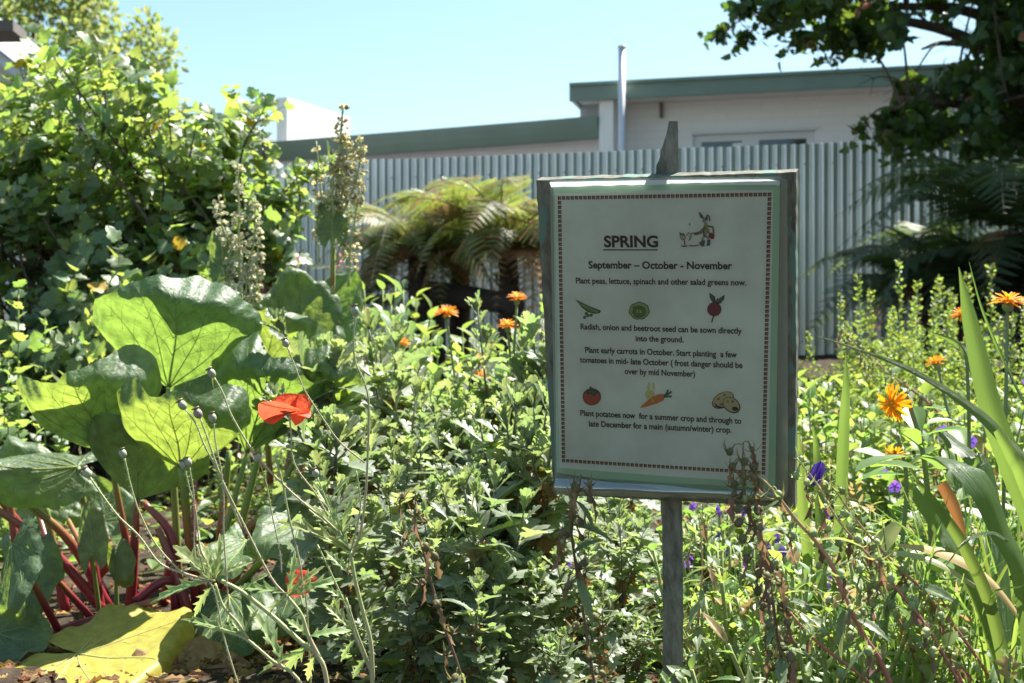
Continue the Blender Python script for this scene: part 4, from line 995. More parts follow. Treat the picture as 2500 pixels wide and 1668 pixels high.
pop1, ob1, PO = poppy((830, 2000), 1.30, "spent poppy with grey seed capsules and one red flower on hairy stems", [
    ([(523, 922), (545, 962), (563, 1010), (600, 1075), (640, 1130), (720, 1210), (800, 1275), (835, 1310)], [c * .7, c]),
    ([(453, 1000), (478, 1035), (498, 1085), (524, 1135), (560, 1210), (600, 1290), (640, 1370), (668, 1420), (700, 1455)], [c * .6, c]),
    ([(489, 1022), (510, 1080), (530, 1140), (556, 1210), (590, 1290)], [c * .7, c * .9]),
    ([(522, 1032), (526, 1080), (540, 1150), (547, 1230), (546, 1300), (560, 1500)], [c * .6, c * .6]),
    ([(452, 1146), (462, 1190), (478, 1250), (487, 1330), (500, 1365)], [c * .6, c * .6]),
    ([(463, 1140), (472, 1200), (475, 1260), (473, 1360)], [c * .5, c * .5]),
    ([(304, 1118), (318, 1180), (338, 1245), (375, 1320), (420, 1375), (470, 1415), (525, 1418)], [c * .6, c * .8]),
    ([(220, 1166), (250, 1210), (290, 1262), (340, 1310), (390, 1375), (450, 1400), (520, 1420)], [c * .8, c * .9]),
    ([(634, 1128), (650, 1180), (665, 1260), (682, 1340), (688, 1400)], [c * .5, c * .6]),
    ([(671, 1112), (690, 1180), (705, 1260), (722, 1330), (736, 1400), (740, 1460)], [c * .8, c * .8]),
    ([(702, 848), (722, 900), (745, 955), (790, 1025), (830, 1080), (890, 1130)], [c * .6, c * .7]),
    ([(706, 1016), (711, 1060), (713, 1110), (728, 1150), (770, 1205), (800, 1260)], [c * .7, c * .7]),
    ([(540, 1418), (590, 1445), (660, 1500), (735, 1568), (775, 1600), (800, 1680), (830, 2000)], [c * 1.6, c * 1.9, c * 2]),
    ([(482, 1525), (560, 1545), (600, 1560), (660, 1610), (745, 1690), (830, 2000)], [c * 1.0, c * 1.5]),
    ([(525, 1425), (545, 1480), (580, 1520), (605, 1560)], [c * 1.1, c * 1.1]),
    ([(700, 1455), (735, 1500), (752, 1550), (780, 1605)], [c * 1.4, c * 1.6]),
    ([(480, 1330), (500, 1400), (525, 1450), (545, 1550), (580, 1668), (620, 1800)], [c * .6, c * .8])],
    [(0, .0043, M_cap), (1, .0045, M_cap), (2, .0047, M_capb), (3, .0043, M_cap), (4, .0042, M_cap), (5, .0042, M_cap), (6, .004, M_cap), (7, .0046, M_cap), (8, .004, M_cap), (10, .0038, M_cap)],
    [((520, 1420), (450, 1340), .9), ((525, 1415), (505, 1340), .8, .3), ((520, 1418), (385, 1438), .5, -.3), ((530, 1410), (590, 1370), .5), ((525, 1415), (540, 1330), .5, .4), ((595, 1440), (640, 1400), .5), ((700, 1450), (600, 1420), .55), ((705, 1450), (720, 1370), .55, .3), ((705, 1455), (760, 1390), .6), ((705, 1455), (800, 1410), .6, .4), ((700, 1455), (650, 1490), .5), ((755, 1555), (830, 1530), .8), ((755, 1555), (715, 1515), .8), ((760, 1560), (700, 1630), .6, .5), ((600, 1560), (575, 1520), .7), ((595, 1550), (615, 1500), .7), ((590, 1550), (475, 1500), .45), ((745, 1590), (640, 1620), .35), ((690, 1620), (640, 1500), .55, .4), ((520, 1430), (470, 1490), .6, .2), ((770, 1600), (745, 1650), .9)])
pop2, ob2, PO2 = poppy((915, 2000), 1.32, "taller pale green poppy stem with leafy tufts rising past the rhubarb", [
    ([(868, 772), (863, 830), (868, 885), (890, 935), (900, 985), (899, 1080), (893, 1200), (880, 1300), (858, 1360)], [c * .7, c * 1.1]),
    ([(775, 1165), (800, 1230), (830, 1300), (855, 1350)], [c * .5, c * .7]),
    ([(870, 1150), (880, 1230), (868, 1300), (855, 1350)], [c * .6, c * .8]),
    ([(855, 1345), (868, 1420), (888, 1500), (905, 1570), (910, 1680), (915, 2000)], [c * 1.4, c * 1.7, c * 2]),
    ([(845, 1460), (870, 1540), (900, 1620), (910, 1680)], [c * .8, c]),
    ([(775, 1330), (840, 1470), (870, 1560), (905, 1640)], [c * .7, c])],
    [(0, .0046, M_cap), (1, .0038, M_cap)],
    [((855, 1345), (725, 1265), .4), ((855, 1345), (780, 1235), .5, .3), ((850, 1330), (800, 1260), .6), ((860, 1340), (895, 1290), .6), ((858, 1350), (800, 1310), .6), ((850, 1400), (810, 1350), .7), ((868, 1420), (900, 1400), .8), ((845, 1470), (800, 1430), .6), ((860, 1540), (810, 1480), .6), ((870, 1560), (830, 1600), .7), ((885, 1500), (920, 1480), .7), ((905, 1600), (860, 1640), .8), ((835, 1300), (850, 1230), .5), ((840, 1310), (790, 1200), .35)])
def petal_flower(root_stem, c3, petals, m_, Yoff=0):
    for k, (tip, w, fc_, fo, seed) in enumerate(petals):
        g = MB(); blade(g, c3, tip, w, fc_, fold=fo, ruffle=.012, curl=-.35, cup=.3, seed=seed, ang=1.5, lobes=.012, rim=.0, pleat=0.0, vein_r=.00001, rnd=.2 + .2 * k)
        g.build("petal", [m_, m_], root_stem)
fl = ob1[11][0]; c0 = at(704, 1012, 1.30) - PO
petal_flower(fl, c0, [(at(640, 1000, 1.27) - PO, .046, (-.2, -.8, -.5), .1, 61), (at(690, 962, 1.30) - PO, .050, (.05, -1, -.25), .3, 62), (at(764, 978, 1.31) - PO, .036, (.3, -.9, -.4), .3, 63), (at(715, 985, 1.345) - PO, .05, (0, -.6, -.8), .1, 64)], M_pet)
g = MB(); tube(g, np.array([c0 + (0, 0, -.001), c0 + (.0, 0, .006)]), [.002, .004], 8, samples=3); g.build("flower_base", M_cap, fl)
def wilted_poppy():
    O = at(740, 1520, 1.36); O[2] = 0; root = empty("poppy", O); tag(root, "low red poppy bloom half hidden behind hairy leaves", "poppy")
    g = MB(); stem_px(g, [(742, 1425, 1.38), (750, 1500, 1.38), (760, 1700, 1.38), (765, 1900, 1.38)], [.0009, .001], O); st = g.build("stem", [M_pst, M_hair], root)
    c0 = at(735, 1425, 1.38) - O
    petal_flower(st, c0, [(at(700, 1400, 1.38) - O, .028, (0, -1, .3), .2, 65), (at(740, 1388, 1.39) - O, .03, (0, -1, .3), .2, 66), (at(772, 1412, 1.38) - O, .028, (0, -1, .3), .2, 67), (at(715, 1450, 1.36) - O, .026, (0, -.7, .7), .2, 68)], M_pet)
wilted_poppy()

# ---------------------------------------------------------------- bellflowers gone to seed
M_bst = gradmat("bellflower_stem", [(0, (.30, .13, .09)), (.45, (.46, .17, .15)), (.8, (.46, .34, .16)), (1, (.42, .42, .18))], .45, .4)
M_bst2 = gradmat("dark_bellflower_stem", [(0, (.10, .07, .05)), (1, (.20, .13, .08))], .5, .4)
M_bcap = leafmat("green_capsule", (.30, .37, .18), (.40, .46, .12), .2, .5, .4, .5, .06)
M_bcapd = leafmat("withering_capsule", (.17, .16, .08), (.22, .18, .06), .2, .6, .3, .6, .08)
M_bsep = leafmat("sepal", (.26, .33, .13), (.45, .48, .12), .4, .5, .3, .5, .06)
M_bsepd = leafmat("withering_sepal", (.22, .17, .09), (.32, .24, .08), .3, .6, .3, .6, .08)
M_bdry = leafmat("withered_bell", (.24, .15, .10), (.35, .2, .1), .3, .8, .2, .6, .05)
M_blf = leafmat("bellflower_leaf", (.16, .22, .12), (.36, .46, .12), .4, .45, .4, .4, .04, vein=(.24, .30, .16))
M_vio = leafmat("violet_petal", (.13, .06, .42), (.28, .12, .62), .4, .5, .3, .4, .05)
T_SEP = strip([(0, .10), (.3, .14), (.7, .08), (1, .005)], .3, .8)
T_SHRED = ladder([(.05, 0, 0), (.16, .2, .2), (.07, .4, .42), (.2, .6, .55), (.09, .8, .8), (.02, 1, 1)], .8, .3)
T_BELL = strip([(0, .08), (.15, .25), (.45, .30), (.75, .34), (1, .10)], .9, -.25)
def bell(pts, label, seed, dark=False, dens=1.0, f0=.1, f1=1.0, flower=None, r0=.0015, leaves=6):
    r = np.random.default_rng(seed)
    b = at(*pts[-1]); O = np.array([b[0], b[1], 0]); root = empty("bellflower", O); tag(root, label, "bellflower")
    P = np.array([at(*p) for p in pts])
    if P[-1][2] > .02: P = np.vstack([P, [P[-1] + (P[-1] - P[-2]) * .3 * np.array([1, 1, 0]) + np.array([.01, .0, 0]) - np.array([0, 0, P[-1][2] - .0])]])
    P = P[::-1] - O
    g = MB(); tube(g, P, [r0 * 1.15, r0, r0 * .45], 7, samples=40); g.build("stem", M_bst2 if dark else M_bst, root)
    L = np.sum(np.linalg.norm(np.diff(spline(P, 30), axis=0), axis=1))
    g = MB(); n = int(L * (f1 - f0) / .0150 * dens); ts = np.linspace(f0, f1, n) + r.normal(0, .008, n); ts = np.clip(ts, 0, 1)
    p, t, x, y = sample_along(P, ts); ph = np.arange(n) * 2.0 + r.uniform(0, .8, n); ra = radial(t, x, y, ph)
    sz = r.uniform(.0030, .0046, n) * (1 - .2 * ts ** 2)
    hang = p + ra * (.006 + .006 * r.uniform(0, 1, n))[:, None] + np.array([0, 0, -.004])
    D = nrm(ra * .5 + np.array([0, 0, -1.0]) + r.normal(0, .25, (n, 3))); X, Dn, Z = axes(D, r.normal(0, 1, (n, 3)))
    rs = r.uniform(0, 1, (n, 8)); sp = r.uniform(-.5, .5, (n, 5)); sl_ = r.uniform(.007, .013, (n, 5)); keep = r.uniform(0, 1, n) < .6; sh = r.uniform(.012, .024, n)
    for i in range(n):
        k = slice(i, i + 1); g = MB()
        g.inst(T_CAPS, hang[k] + D[k] * sz[i], X[k], Dn[k], Z[k], np.array([[sz[i], sz[i] * 1.25, sz[i]]]), rs[i, 0], 0)
        for q in range(5):
            a = q * 1.2566; dd = nrm(X[k] * math.cos(a) + Z[k] * math.sin(a) + Dn[k] * sp[i, q]); X2, D2, Z2 = axes(dd, Dn[k])
            g.inst(T_SEP, hang[k] + D[k] * sz[i] * 1.6, X2, D2, Z2, sl_[i, q], rs[i, q + 1], 1)
        if keep[i]:
            g.inst(T_SHRED, hang[k] + D[k] * sz[i] * 1.9, X[k], nrm(D[k] + np.array([0, 0, -.8])), Z[k], sh[i], rs[i, 7], 2)
        tube(g, np.array([p[i], (p[i] + hang[i]) / 2 + np.array([0, 0, .003]), hang[i]]), [.0006, .0005], 3, mat=1, samples=4, cap=False)
        g.build("seed_capsule", [M_bcapd if dark else M_bcap, M_bsepd if dark else M_bsep, M_bdry], root)
    if leaves:
        g = MB(); tl = r.uniform(.05, .85, leaves); foliage_on(g, T_LANCE, P, tl, r.uniform(0, 6.28, leaves), r.uniform(.8, 1.7, leaves), r.uniform(.025, .055, leaves) * (1.2 - .6 * tl), r.uniform(0, 1, leaves), .5)
        g.build("foliage", M_blf, root)
    if flower:
        g = MB(); c = at(*flower) - O
        for k in range(5):
            a = k * 1.2566; d = nrm(np.array([-.5 + .3 * math.cos(a), -.3 + .3 * math.sin(a), -.9])); X, Dn, Z = axes(d[None], np.array([[math.cos(a), math.sin(a), .2]]))
            g.inst(T_BELL, c[None], X, Dn, -Z, np.array([[.017, .024, .02]]), .2 + .12 * k, 0)
        g.build("flower", M_vio, root)
Yb = 1.10
LB = "seeding bellflower stem "
bell([(1815, 1079, 1.085), (1813, 1164, 1.085), (1830, 1252, 1.09), (1861, 1343, 1.1), (1884, 1454, 1.1), (1899, 1558, 1.1), (1918, 1653, 1.1), (1960, 1900, 1.12)], "dark stem with green capsules reaching up across the sign's lower corner", 71, True, dens=2.3, leaves=7)
bell([(1805, 1172, 1.09), (1845, 1162, 1.09), (1884, 1194, 1.09), (1945, 1271, 1.1), (1991, 1320, 1.1), (2033, 1382, 1.1), (2056, 1443, 1.1), (2083, 1500, 1.1), (2113, 1558, 1.1), (2163, 1642, 1.1), (2260, 1900, 1.12)], "bright red bellflower stem slanting from the sign's lower corner to the ground", 72, dens=.9, r0=.0022, f1=1)
bell([(1945, 1118, 1.14), (1995, 1183, 1.14), (2044, 1267, 1.14), (2102, 1336, 1.14), (2148, 1386, 1.14), (2190, 1439, 1.14), (2247, 1508, 1.14), (2289, 1573, 1.14), (2440, 1850, 1.14)], "leaning bellflower stem rising beside the sign's right edge, hung with brown shreds", 73, dens=1.2)
bell([(2006, 1133, 1.18), (2037, 1194, 1.18), (2083, 1259, 1.18), (2125, 1313, 1.18), (2193, 1386, 1.18), (2255, 1443, 1.18), (2327, 1527, 1.18), (2396, 1623, 1.18), (2500, 1800, 1.18)], "bellflower stem with a single violet bell still open near its tip", 74, dens=1.1, flower=(2006, 1128, 1.17))
bell([(1864, 1336, 1.16), (1890, 1400, 1.16), (1914, 1470, 1.16), (1952, 1523, 1.15), (2006, 1577, 1.15), (2113, 1661, 1.15), (2240, 1800, 1.15)], "orange bellflower stem bowing low along the bottom of the bed", 75, dens=.8)
bell([(2080, 1290, 1.2), (2109, 1374, 1.2), (2178, 1489, 1.2), (2224, 1565, 1.2), (2270, 1665, 1.2), (2330, 1800, 1.2)], "short bellflower stem between the two long leaning ones", 76, dens=1.2)
bell([(1706, 1255, 1.32), (1715, 1374, 1.32), (1708, 1473, 1.32), (1702, 1560, 1.32), (1700, 1665, 1.32), (1700, 1900, 1.32)], "upright bellflower stem just right of the sign's stake", 77, dens=.6, leaves=14)
bell([(1419, 1160, 1.12), (1412, 1200, 1.13), (1395, 1270, 1.15), (1400, 1340, 1.17), (1420, 1470, 1.2), (1451, 1666, 1.2), (1480, 1800, 1.2)], "grey bellflower stem whose dark tip crosses the sign's lower left", 78, True, dens=1.3, leaves=12)
bell([(1014, 1195, 1.2), (1016, 1280, 1.2), (1037, 1359, 1.2), (1076, 1505, 1.2), (1129, 1665, 1.2), (1160, 1850, 1.2)], "bellflower stem with a withered bloom standing among the chrysanthemums", 79, True, dens=.8, leaves=10)
bell([(2057, 794, 2.3), (2090, 840, 2.3), (2124, 873, 2.3), (2190, 927, 2.3), (2248, 968, 2.3), (2306, 1022, 2.28), (2356, 1080, 2.25), (2430, 1180, 2.2), (2560, 1400, 2.1)], "brown dried flower stem leaning behind the arching iris blade", 80, dens=1.9, r0=.003, leaves=4)
bell([(2300, 1430, 1.16), (2290, 1500, 1.16), (2310, 1580, 1.16), (2350, 1668, 1.16), (2400, 1800, 1.16)], "thin seed stem near the grass in the picture's lower right", 81, dens=1.0)

# ---------------------------------------------------------------- irises
M_iris = leafmat("iris_blade", (.11, .18, .08), (.32, .48, .08), .42, .36, .6, .2, .03)
def _iris_lines():
    nt = M_iris.node_tree; b = nt.nodes["Principled BSDF"]
    a = [n for n in nt.nodes if n.type == 'ATTRIBUTE'][0]
    mp = N(nt, "ShaderNodeMapping"); mp.inputs["Scale"].default_value = (22, .6, 1)
    nz = N(nt, "ShaderNodeTexNoise"); nz.inputs["Scale"].default_value = 1; bp = N(nt, "ShaderNodeBump"); bp.inputs["Strength"].default_value = .9; bp.inputs["Distance"].default_value = .004
    nt.links.new(a.outputs["Vector"], mp.inputs[0]); nt.links.new(mp.outputs[0], nz.inputs["Vector"]); nt.links.new(nz.outputs[0], bp.inputs["Height"]); nt.links.new(bp.outputs[0], b.inputs["Normal"])
_iris_lines()
M_irisp = leafmat("pale_iris_blade", (.42, .44, .22), (.5, .5, .2), .35, .5, .4, .2, .03)
M_irisd = leafmat("dry_iris_blade", (.46, .34, .17), (.5, .33, .12), .3, .65, .25, .4, .04)
M_irisb = leafmat("browned_iris_blade", (.30, .15, .06), (.5, .2, .06), .35, .6, .3, .3, .03)
def ribbon(g, pts, w, nrmhint, fold=.25, rnd=.5, twist=0.0, samples=40, mat=0):
    P = np.array(pts, float); p = spline(P, samples); t = nrm(np.gradient(p, axis=0)); k = len(p)
    ww = np.interp(np.linspace(0, 1, k), np.linspace(0, 1, len(w)), w) / 2
    nn = np.asarray(nrmhint, float)[None] + np.linspace(0, 1, k)[:, None] * np.array([twist, 0, 0])[None]
    x = nrm(np.cross(t, nn)); n_ = np.cross(x, t); s = np.array([-1, -.6, -.2, .2, .6, 1])
    V = p[:, None] + s[None, :, None] * (x * ww[:, None])[:, None] - (np.abs(s) * fold)[None, :, None] * (n_ * ww[:, None])[:, None]
    i = np.arange(k - 1)[:, None] * 6; j = np.arange(5)[None]
    lp = np.zeros((k, 6, 3)); lp[..., 0] = s; lp[..., 1] = np.linspace(0, 1, k)[:, None] * 5; lp[..., 2] = rnd
    g.add(V, [np.stack([i + j, i + j + 1, i + 6 + j + 1, i + 6 + j], -1).reshape(-1, 4)], lp, mat)
def iris(label, base, blades):
    O = at(*base); O[2] = 0; root = empty("iris", O); tag(root, label, "iris")
    for k, (pts, wpx, nh, m_) in enumerate(blades):
        P = np.array([at(*p) for p in pts]) - O; Y = pts[0][2]; g = MB()
        ribbon(g, P, np.array(wpx) / F * Y, nh, rnd=(k * .31) % 1)
        g.build("blade", m_, root)
FN = (.15, -1, .1)
iris("tall iris fan with a broad dark blade at the picture's right edge", (2600, 1800, 1.15), [
    ([(2341, 652, 1.1), (2368, 770, 1.1), (2396, 890, 1.1), (2430, 1020, 1.1), (2480, 1150, 1.11), (2545, 1330, 1.12), (2600, 1700, 1.15)], (2, 40, 56, 64, 70, 74, 70), FN, M_iris),
    ([(1990, 819, 1.0), (2107, 857, 1.01), (2190, 888, 1.02), (2257, 920, 1.03), (2320, 958, 1.05), (2398, 1014, 1.07), (2460, 1078, 1.08), (2520, 1160, 1.1), (2580, 1400, 1.12), (2600, 1800, 1.15)], (3, 10, 17, 24, 40, 46, 46, 46), (.35, -1, .5), M_iris),
    ([(2270, 810, 1.22), (2350, 850, 1.22), (2400, 960, 1.2), (2480, 1180, 1.18), (2560, 1500, 1.15)], (2, 24, 26, 30), FN, M_iris),
    ([(2434, 1050, 1.05), (2470, 1110, 1.06), (2500, 1167, 1.08), (2560, 1350, 1.1), (2600, 1700, 1.15)], (20, 40, 42, 46), FN, M_iris),
    ([(2366, 640, 1.25), (2400, 760, 1.25), (2460, 900, 1.25), (2560, 1100, 1.2)], (1, 7, 8, 9), FN, M_iris)])
iris("bent iris clump with folded pale and brown tipped blades lower right", (2480, 1700, 1.16), [
    ([(2270, 1128, 1.26), (2300, 1118, 1.2), (2350, 1130, 1.15), (2405, 1190, 1.13), (2450, 1290, 1.13), (2500, 1400, 1.14), (2530, 1600, 1.16)], (50, 78, 84, 84, 82, 78), (.25, -.7, .75), M_iris),
    ([(2224, 1152, 1.16), (2260, 1200, 1.16), (2310, 1265, 1.16), (2358, 1340, 1.16), (2420, 1480, 1.16), (2470, 1700, 1.16)], (3, 22, 30, 34, 34), FN, M_iris),
    ([(2228, 1195, 1.2), (2262, 1240, 1.2), (2300, 1295, 1.2), (2335, 1350, 1.19), (2400, 1480, 1.18), (2470, 1700, 1.16)], (30, 40, 40, 40, 38), (.3, -1, .3), M_iris),
    ([(2300, 1180, 1.24), (2325, 1225, 1.24), (2345, 1280, 1.24), (2360, 1340, 1.24)], (30, 34, 24, 6), FN, M_irisb),
    ([(2190, 1280, 1.3), (2165, 1310, 1.3), (2135, 1345, 1.3), (2110, 1380, 1.32)], (26, 44, 46, 30), (0, -.7, .7), M_irisp),
    ([(2290, 1050, 1.35), (2325, 1080, 1.34), (2368, 1115, 1.32), (2420, 1190, 1.3), (2480, 1700, 1.2)], (22, 34, 38, 36), FN, M_iris),
    ([(2192, 1330, 1.22), (2260, 1338, 1.2), (2340, 1365, 1.18), (2420, 1420, 1.17), (2500, 1520, 1.16)], (10, 30, 34, 26, 14), (.1, -.6, .8), M_irisd),
    ([(2030, 1390, 1.25), (2090, 1360, 1.23), (2180, 1348, 1.2), (2280, 1370, 1.18), (2380, 1430, 1.17)], (5, 16, 20, 20, 14), (.1, -.6, .8), M_irisp),
    ([(2460, 1320, 1.1), (2420, 1300, 1.1), (2360, 1320, 1.1), (2310, 1380, 1.1)], (14, 10, 8, 2), (0, -.6, .8), M_iris)])
iris("upright pointed iris blades standing beside the sign's right edge", (2040, 1720, 1.45), [
    ([(2065, 861, 1.42), (2066, 950, 1.42), (2062, 1050, 1.43), (2056, 1200, 1.44), (2050, 1400, 1.45), (2040, 1720, 1.45)], (2, 24, 32, 34, 34), FN, M_iris),
    ([(1950, 1060, 1.40), (1955, 1150, 1.41), (1962, 1250, 1.42), (1975, 1370, 1.43), (2000, 1720, 1.45)], (8, 28, 30, 30), FN, M_iris),
    ([(1985, 1040, 1.5), (1996, 1120, 1.5), (2004, 1250, 1.48), (2006, 1400, 1.46), (2020, 1720, 1.45)], (4, 26, 28, 28), FN, M_iris)])

# ---------------------------------------------------------------- calendulas
M_cal = leafmat("calendula_petal", (.80, .29, .01), (.95, .46, .015), .4, .5, .3, .35, .05)
M_cald = leafmat("calendula_centre", (.70, .36, .02), (.8, .4, .02), .2, .6, .3, .3, .03)
M_cst = plain("calendula_stem", (.16, .22, .09), .5, .2, 40)
M_clf = leafmat("calendula_leaf", (.12, .21, .06), (.36, .56, .07), .42, .42, .45, .4, .04, vein=(.24, .34, .14))
T_PET = strip([(0, .05), (.4, .10), (.8, .11), (.95, .07), (1, .02)], .25, .15)
def calendula(px, py, Y, dia, up, label, seed, droop=0.0, stem_to=None, dead=False):
    r = np.random.default_rng(seed)
    c = at(px, py, Y); foot = np.array([c[0] + r.normal(0, .04), c[1] + r.normal(0, .04), 0]) if stem_to is None else at(*stem_to)
    foot[2] = float(gz(foot[0], foot[1])) - .01
    O = foot.copy(); root = empty("calendula", O); tag(root, label, "flower")
    up = nrm(np.array(up, float)); P = np.array([foot, foot * .45 + c * .55 + r.normal(0, .01, 3), c - up * .012]) - O
    if droop: P = np.array([foot, foot * .3 + c * .7 + np.array([.02, 0, .03]), c - up * .02 + np.array([0, 0, .004])]) - O
    g = MB(); tube(g, P, [.0032, .0028, .0024], 7, samples=16); st = g.build("stem", M_cst, root)
    g = MB(); x = nrm(np.cross(up, [.2, -1, .3])); z = np.cross(x, up); cc = c - O
    for ring, (n, el, k) in enumerate(((17, .12, 1.0), (17, .38, .86), (11, .75, .6))):
        a = np.arange(n) / n * 6.2832 + r.normal(0, .06, n) + ring * .2; e = el + r.normal(0, .12, n) - droop * r.uniform(.4, 1.6, n)
        D = np.cos(e)[:, None] * (np.cos(a)[:, None] * x + np.sin(a)[:, None] * z) + np.sin(e)[:, None] * up
        X, Dn, Z = axes(D, np.tile(up, (n, 1)) + 1e-3)
        g.inst(T_PET, np.tile(cc, (n, 1)) + D * .003 + up * ring * .0015, X, Dn, Z, dia / 2 * k * r.uniform(.9, 1.05, n), r.uniform(0, 1, n), 0)
    g.build("petals", M_cal, st)
    g = MB(); I = lambda v: v[None]; g.inst(T_CAPS, I(cc + up * .001), I(x), I(up), I(z), np.array([[dia * .15, dia * .09, dia * .15]]), .3); g.build("flower_centre", M_cald, st)
    g = MB(); g.inst(T_CAPS, I(cc - up * .007), I(x), I(up), I(z), np.array([[dia * .17, .007, dia * .17]]), .3); g.build("calyx", M_cst, st)
    g = MB(); n = 12; tl = r.uniform(.05, .8, n); foliage_on(g, T_OBOV, P, tl, r.uniform(0, 6.28, n), r.uniform(.6, 1.4, n), r.uniform(.06, .10, n) * (1.1 - .6 * tl), r.uniform(0, 1, n), .2)
    g.build("foliage", M_clf, root)
UPC = (0, -.25, 1)
for k, (px, py, Y, d, lab) in enumerate([(1090, 764, 2.7, .054, "full orange calendula bloom standing tallest above the chrysanthemums"), (1262, 728, 2.2, .034, "small orange calendula bloom closest to the sign's left edge, high up"), (982, 838, 2.3, .028, "small withering calendula above the rhubarb's right leaves"),
        (1168, 917, 2.3, .036, "bright orange calendula in the yellow green gap left of the sign"), (1170, 877, 2.3, .022, "calendula bud just above the bright low bloom"), (1240, 795, 2.25, .036, "orange calendula partly hidden by chrysanthemum tips beside the sign"), (1198, 848, 2.8, .018, "tiny calendula bud between the hidden bloom and the bud"), (1290, 1065, 2.2, .026, "low calendula bloom in shade next to the sign's left edge")]):
    calendula(px, py, Y, d, UPC, lab, 90 + k)
calendula(2462, 738, 1.75, .050, (.05, -.15, 1), "wide open orange calendula near the picture's right edge", 101, stem_to=(2440, 1200, 1.8))
calendula(2348, 768, 1.8, .032, (-.5, -.1, .8), "orange calendula facing left behind the broad iris blade", 102)
calendula(2285, 886, 2.0, .034, (-.3, .1, .9), "flat orange calendula seen from the side over the weeds", 103)
calendula(2180, 985, 1.25, .036, (-.75, -.4, -.2), "drooping ragged calendula on a thick brown green stalk", 104, droop=.35, stem_to=(2300, 1500, 1.28))
calendula(2183, 1108, 1.5, .022, (-.3, -.2, -.9), "wilted calendula head hanging straight down with limp petals", 105, droop=.5)

# ---------------------------------------------------------------- violas
M_viol = leafmat("viola_leaf", (.12, .20, .07), (.36, .52, .08), .42, .45, .5, .6, .06, odd=(.40, .28, .12), odd_from=.92)
T_VP = strip([(0, .1), (.4, .42), (.75, .45), (1, .15)], .1, .2)
def make_viola(seed):
    r = np.random.default_rng(seed); root = empty("viola"); tag(root, None, "flower", "violet violas in the low greenery behind the sign")
    st = MB(); lf = MB(); fls = []
    for k in range(5):
        fl = MB()
        a = r.uniform(0, 6.28); h = r.uniform(.14, .22); tip = np.array([math.cos(a) * .06, math.sin(a) * .06, h]); P = [np.zeros(3), tip * np.array([.6, .6, .6]), tip]
        tube(st, P, [.0012, .0009], 5, samples=8)
        n = 9; foliage_on(lf, T_OVATE, P, r.uniform(.1, .9, n), r.uniform(0, 6.28, n), r.uniform(.6, 1.3, n), r.uniform(.018, .032, n), r.uniform(0, 1, n))
        if k < 4:
            q = nrm(np.array([r.normal(0, .4), -1, .3])); x = nrm(np.cross(q, [0, 0, 1])); z = np.cross(x, q)
            for m_ in range(5):
                b = m_ * 1.2566 + .3; d = x * math.cos(b) + z * math.sin(b); X, D, Z = axes(d[None], q[None]); fl.inst(T_VP, tip[None], X, D, Z, .0085, r.uniform(0, 1))
            fls.append(fl.build("flower", M_vio, root))
    a = st.build("stem", M_cst, root); b = lf.build("foliage", M_viol, root)
    return remember(root, a, b, *fls)
vp = [make_viola(s) for s in (1, 2)]
for k, (px, py, Y) in enumerate([(1790, 1245, 1.75), (1760, 1290, 1.7), (1880, 1270, 1.7), (1900, 1330, 1.6), (1950, 1335, 1.65), (1980, 1380, 1.6), (1840, 1340, 1.7), (1690, 1250, 1.9), (2240, 1095, 2.0), (2390, 950, 2.2), (1830, 1310, 1.8), (1930, 1250, 1.8), (1380, 1330, 2.0), (1520, 1300, 2.1), (2250, 1600, 1.35), (1800, 1620, 1.4)]):
    top_to(px, py, Y, .2, k, vp, "violet viola with small rounded leaves in the low greenery round the sign")

# ---------------------------------------------------------------- woody plants: stems to sampled targets, leaves along them
def inside(poly, p):
    x, y = p; c = False; n = len(poly)
    for i in range(n):
        x1, y1 = poly[i]; x2, y2 = poly[i - 1]
        if (y1 > y) != (y2 > y) and x < (x2 - x1) * (y - y1) / (y2 - y1) + x1: c = not c
    return c
def sample_poly(poly, r, bias=None):
    xs = [p[0] for p in poly]; ys = [p[1] for p in poly]
    while True:
        p = (r.uniform(min(xs), max(xs)), r.uniform(min(ys), max(ys)))
        if inside(poly, p) and (bias is None or r.uniform() < bias(p)): return p
def leafy_branch(lf, tw, P, r, size, tpl, n, f0, twigs=3, tl=.16, tr=.0015, pend=0.0, odd=None):
    ts = np.sort(r.uniform(f0, 1, n)); foliage_on(lf, tpl, P, ts, np.arange(n) * G + r.uniform(0, 6), r.normal(1.15, .3, n), size * r.uniform(.6, 1.2, n), r.uniform(0, 1, n) if odd is None else odd(n), pend, gap=size * .25)
    for k in range(twigs):
        f = r.uniform(f0, .97); p, t, x, y = sample_along(P, [f]); d = nrm(t + radial(t, x, y, r.uniform(0, 6.28, 1)) * 1.1 + np.array([0, 0, -pend * .6]))[0]
        L = tl * r.uniform(.5, 1.3); Q = np.array([p[0], p[0] + d * L * .5, p[0] + d * L + np.array([0, 0, -.08 * L - pend * L * .3])])
        tube(tw, Q, [tr, tr * .5], 4, samples=6, cap=False)
        m = max(4, int(L / (size * .42))); ts = np.linspace(.15, 1, m); foliage_on(lf, tpl, Q, ts, np.arange(m) * G + r.uniform(0, 6), r.normal(1.0, .3, m), size * r.uniform(.55, 1.15, m), r.uniform(0, 1, m) if odd is None else odd(m), pend, gap=size * .2)

